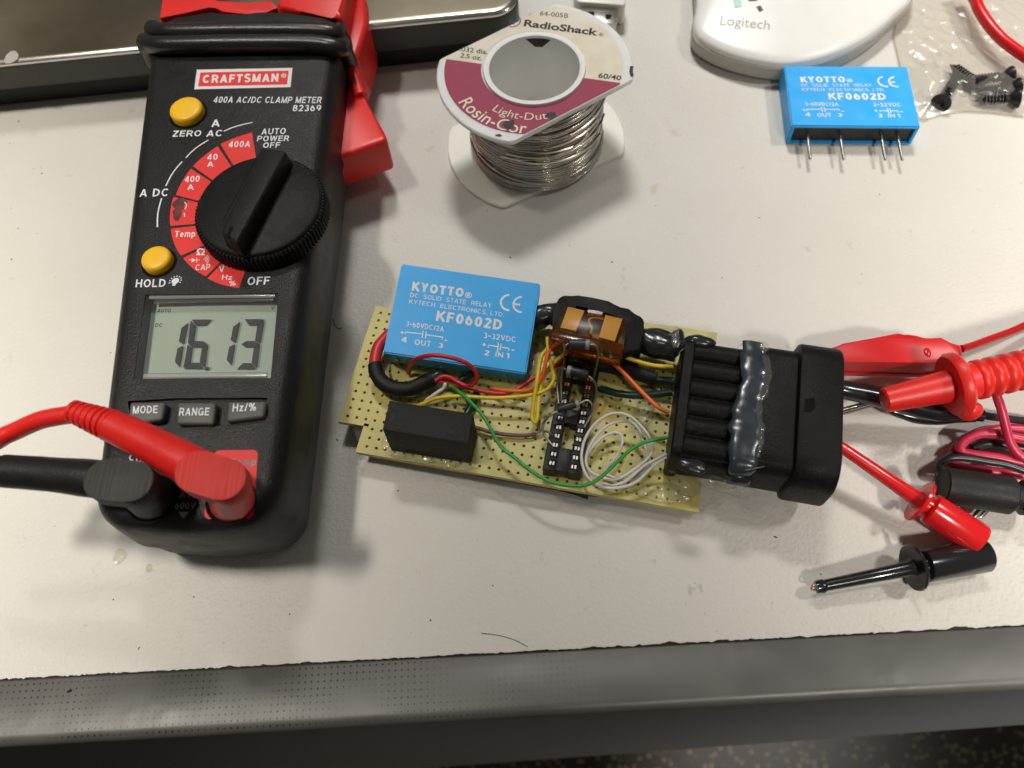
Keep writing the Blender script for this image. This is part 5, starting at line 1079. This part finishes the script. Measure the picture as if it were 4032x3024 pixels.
tube('probe_wire', [fd(1330, 640, 15), fd(1370, 760, 12.5), fd(1400, 880, 10.5), fd(1430, 990, 9), fd(1480, 1070, 8), fd(1560, 1130, 7.4), fd(1700, 1180, 7)], 1.15, 'wire_magenta', PRB, seg=12)
# mini hook clips
def hook(name, label, A, Bf, C, m, r_tip, r_sh, rb):
    A, Bf, C = V(A), V(Bf), V(C); T = thing(name, label, 'hook clip', V((Bf.x, Bf.y, 0)), 'mini hook clips')
    L = (Bf - A).length; lathe('shaft', A, Bf, [(0, r_tip), (L * .5, (r_tip + r_sh) / 2), (L - 1.5, r_sh), (L, r_sh * 1.35)], m, T, seg=20)
    ax = (C - Bf).normalized(); M = (C - Bf).length
    lathe('finger_flange', Bf, C, [(-.2, r_sh), (-.1, 5.4), (.35, 5.6), (.8, 5.4), (.9, r_sh)], m, T, seg=36)
    lathe('neck', Bf, C, [(.8, rb * .62), (3.0, rb * .62)], m, T, seg=20)
    lathe('plunger_cap', Bf, C, [(2.9, rb * .9), (3.2, rb), (M - .5, rb * 1.04), (M, rb * .95)], m, T, seg=36)
    return T
hook('hook_clip', 'red mini hook clip reaching into the black connector', fc(1080, 745, 13.5), fc(1545, 1065, 9.2), fc(1880, 1285, 7.0), 'hook_red', 1.35, 1.9, 3.9)
HK = hook('hook_clip', 'black mini hook clip lying free on the bench with bare copper hook', fc(990, 1537, 4.2), fc(1512, 1432, 5.8), fc(1912, 1362, 4.3), 'hook_black', 1.35, 1.8, 3.9)
tube('wire_hook', [fc(1010, 1520, 4.4), fc(985, 1520, 4.6), fc(965, 1530, 4.4), fc(962, 1550, 4.2), fc(985, 1555, 4.0)], .22, 'copper', HK, seg=8)
lathe('tip_collar', fc(985, 1538, 4.2), fc(1030, 1530, 4.3), [(0, 1.5), (1.6, 1.7), (2.4, 1.4)], 'hook_black', HK, seg=16)
# coiled leads and the black banana socket at the frame's right
CO = thing('coiled_lead', 'coil of thin magenta and black lead wire at the right edge of the photo', 'coiled wire', fd(1300, 1050, 0))
tube('magenta_loop', [fd(1750, 1010, 6), fd(1534, 975, 6.4), fd(1350, 940, 6.6), fd(1200, 940, 6.4), fd(1090, 1000, 5.6), fd(1080, 1065, 5), fd(1180, 1090, 5.2), fd(1330, 1110, 5.6), fd(1534, 1150, 6), fd(1750, 1190, 6)], 1.25, 'wire_magenta', CO, seg=12)
tube('magenta_loop', [fd(1750, 960, 3.4), fd(1500, 900, 3.6), fd(1250, 920, 3.4), fd(1060, 1020, 3), fd(1010, 1140, 2.8), fd(1120, 1190, 2.8), fd(1300, 1210, 3), fd(1534, 1240, 3)], 1.25, 'wire_magenta', CO, seg=12)
tube('black_loop', [fd(1750, 1010, 2.2), fd(1500, 920, 2.2), fd(1280, 900, 2.2), fd(1120, 960, 2.2), fd(1060, 1060, 2), fd(980, 1110, 4.6), fd(930, 1150, 4.8), fd(925, 1195, 4.2), fd(1000, 1220, 3), fd(1150, 1200, 2.6)], .95, 'wire_black', CO, seg=12)
tube('black_loop', [fd(930, 1150, 5), fd(1000, 1112, 6.6), fd(1130, 1115, 7), fd(1280, 1140, 7.2), fd(1420, 1165, 7.2), fd(1600, 1230, 7)], .95, 'wire_black', CO, seg=12)
tube('black_loop', [fd(1160, 1045, 2), fd(1250, 1010, 2.4), fd(1380, 1015, 2.6), fd(1600, 1060, 2.6)], 1.2, 'wire_black', CO, seg=12)
BJ = thing('banana_socket', 'black cylindrical banana socket lying beside the magenta coil', 'socket', fd(1190, 1360, 0))
ba, bb_ = fd(938, 1310, 8.6), fd(1440, 1385, 8.0); BL = (bb_ - ba).length
lathe('socket_shell', ba, bb_, [(.3, 3.2), (0, 4.0), (.3, 4.5), (BL - .4, 4.7), (BL, 4.3)], 'lead_black', BJ, seg=36)
lathe('socket_neck', ba, bb_, [(BL - .2, 3.0), (BL + 2.6, 3.0)], 'lead_black', BJ, seg=28)
lathe('socket_ring', ba, bb_, [(BL + 2.4, 3.6), (BL + 2.7, 4.4), (BL + 7, 4.4), (BL + 7.4, 3.6)], 'hook_black', BJ, seg=28)
BT = thing('banana_plug', 'bare metal banana plug tip under the black socket', 'plug', fd(1200, 1520, 0))
for dx in (0, 42): lathe('metal_leaf', fd(1165 + dx, 1545, 3.4), fd(1260 + dx, 1450, 3.8), [(0, .5), (1, .8), (9, .9)], 'steel', BT, seg=12)

# ------------------------------------------------------------------ small litter on the bench
for (zz, x, y, r, lb) in ((Z3, 745, 1090, 1.7, 'larger clear glue droplet on the bench below the meter'), (Z3, 930, 1165, .9, 'smaller clear glue droplet on the bench below the meter')):
    p = on(zz, x, y, .1); blob('glue_droplet', p, (r, r * 1.2, .5), 'glue_clear', None, seed=int(x), amp=.3, cutz=.03, org=p, label=lb, cat='glue')
random.seed(21); vs = []; fs = []
spots = [(zz, x, y, r) for zz, x, y, r in ((ZN, 1102, 556, .35), (ZN, 1322, 566, .3), (ZN, 1675, 1160, .35), (ZN, 150, 1493, .55), (ZN, 90, 375, .3), (ZN, 728, 950, .3), (ZN, 1230, 530, .2), (ZN, 40, 262, .35), (ZN, 25, 560, .3), (ZN, 860, 1060, .25), (ZN, 930, 1340, .25), (ZN, 1900, 420, .22), (ZN, 1640, 470, .22), (ZN, 1560, 600, .2), (ZN, 300, 1400, .25))]
for i in range(45): spots.append((ZN, random.uniform(-40, 2240), random.uniform(200, 1380), random.choice((.10, .12, .16, .2))))
for zz, x, y, r in spots:
    h = .02 if y < 1440 else -.1
    p = on(zz, x, y, h); b0 = len(vs); el = random.uniform(.5, 1.6); th = random.uniform(0, 3)
    for i in range(6): a = i * math.pi / 3; q_ = V((r * el * math.cos(a), r / el * math.sin(a), 0)); vs.append(p + Matrix.Rotation(th, 3, 'Z') @ q_)
    vs.append(p + UP * r * .7)
    for i in range(6): fs.append((b0 + i, b0 + (i + 1) % 6, b0 + 6))
link('dust_specks', vs, fs, 'grime', None, kind='stuff', org=(0, 100, 0), label='scattered dark dust specks on the bench')
for pts, r, lb in (([(1040, 1368), (1075, 1372), (1110, 1382), (1140, 1397)], .07, 'thin dark hair on the bench near the steel edge'), ([(720, 690), (724, 704), (733, 710), (738, 708)], .12, 'short dark red fibre on the bench beside the meter')):
    tube('hair', [on(ZN, x, y, .12) for x, y in pts], r, 'grime', None, seg=5, org=on(ZN, *pts[0], 0), label=lb, cat='hair')
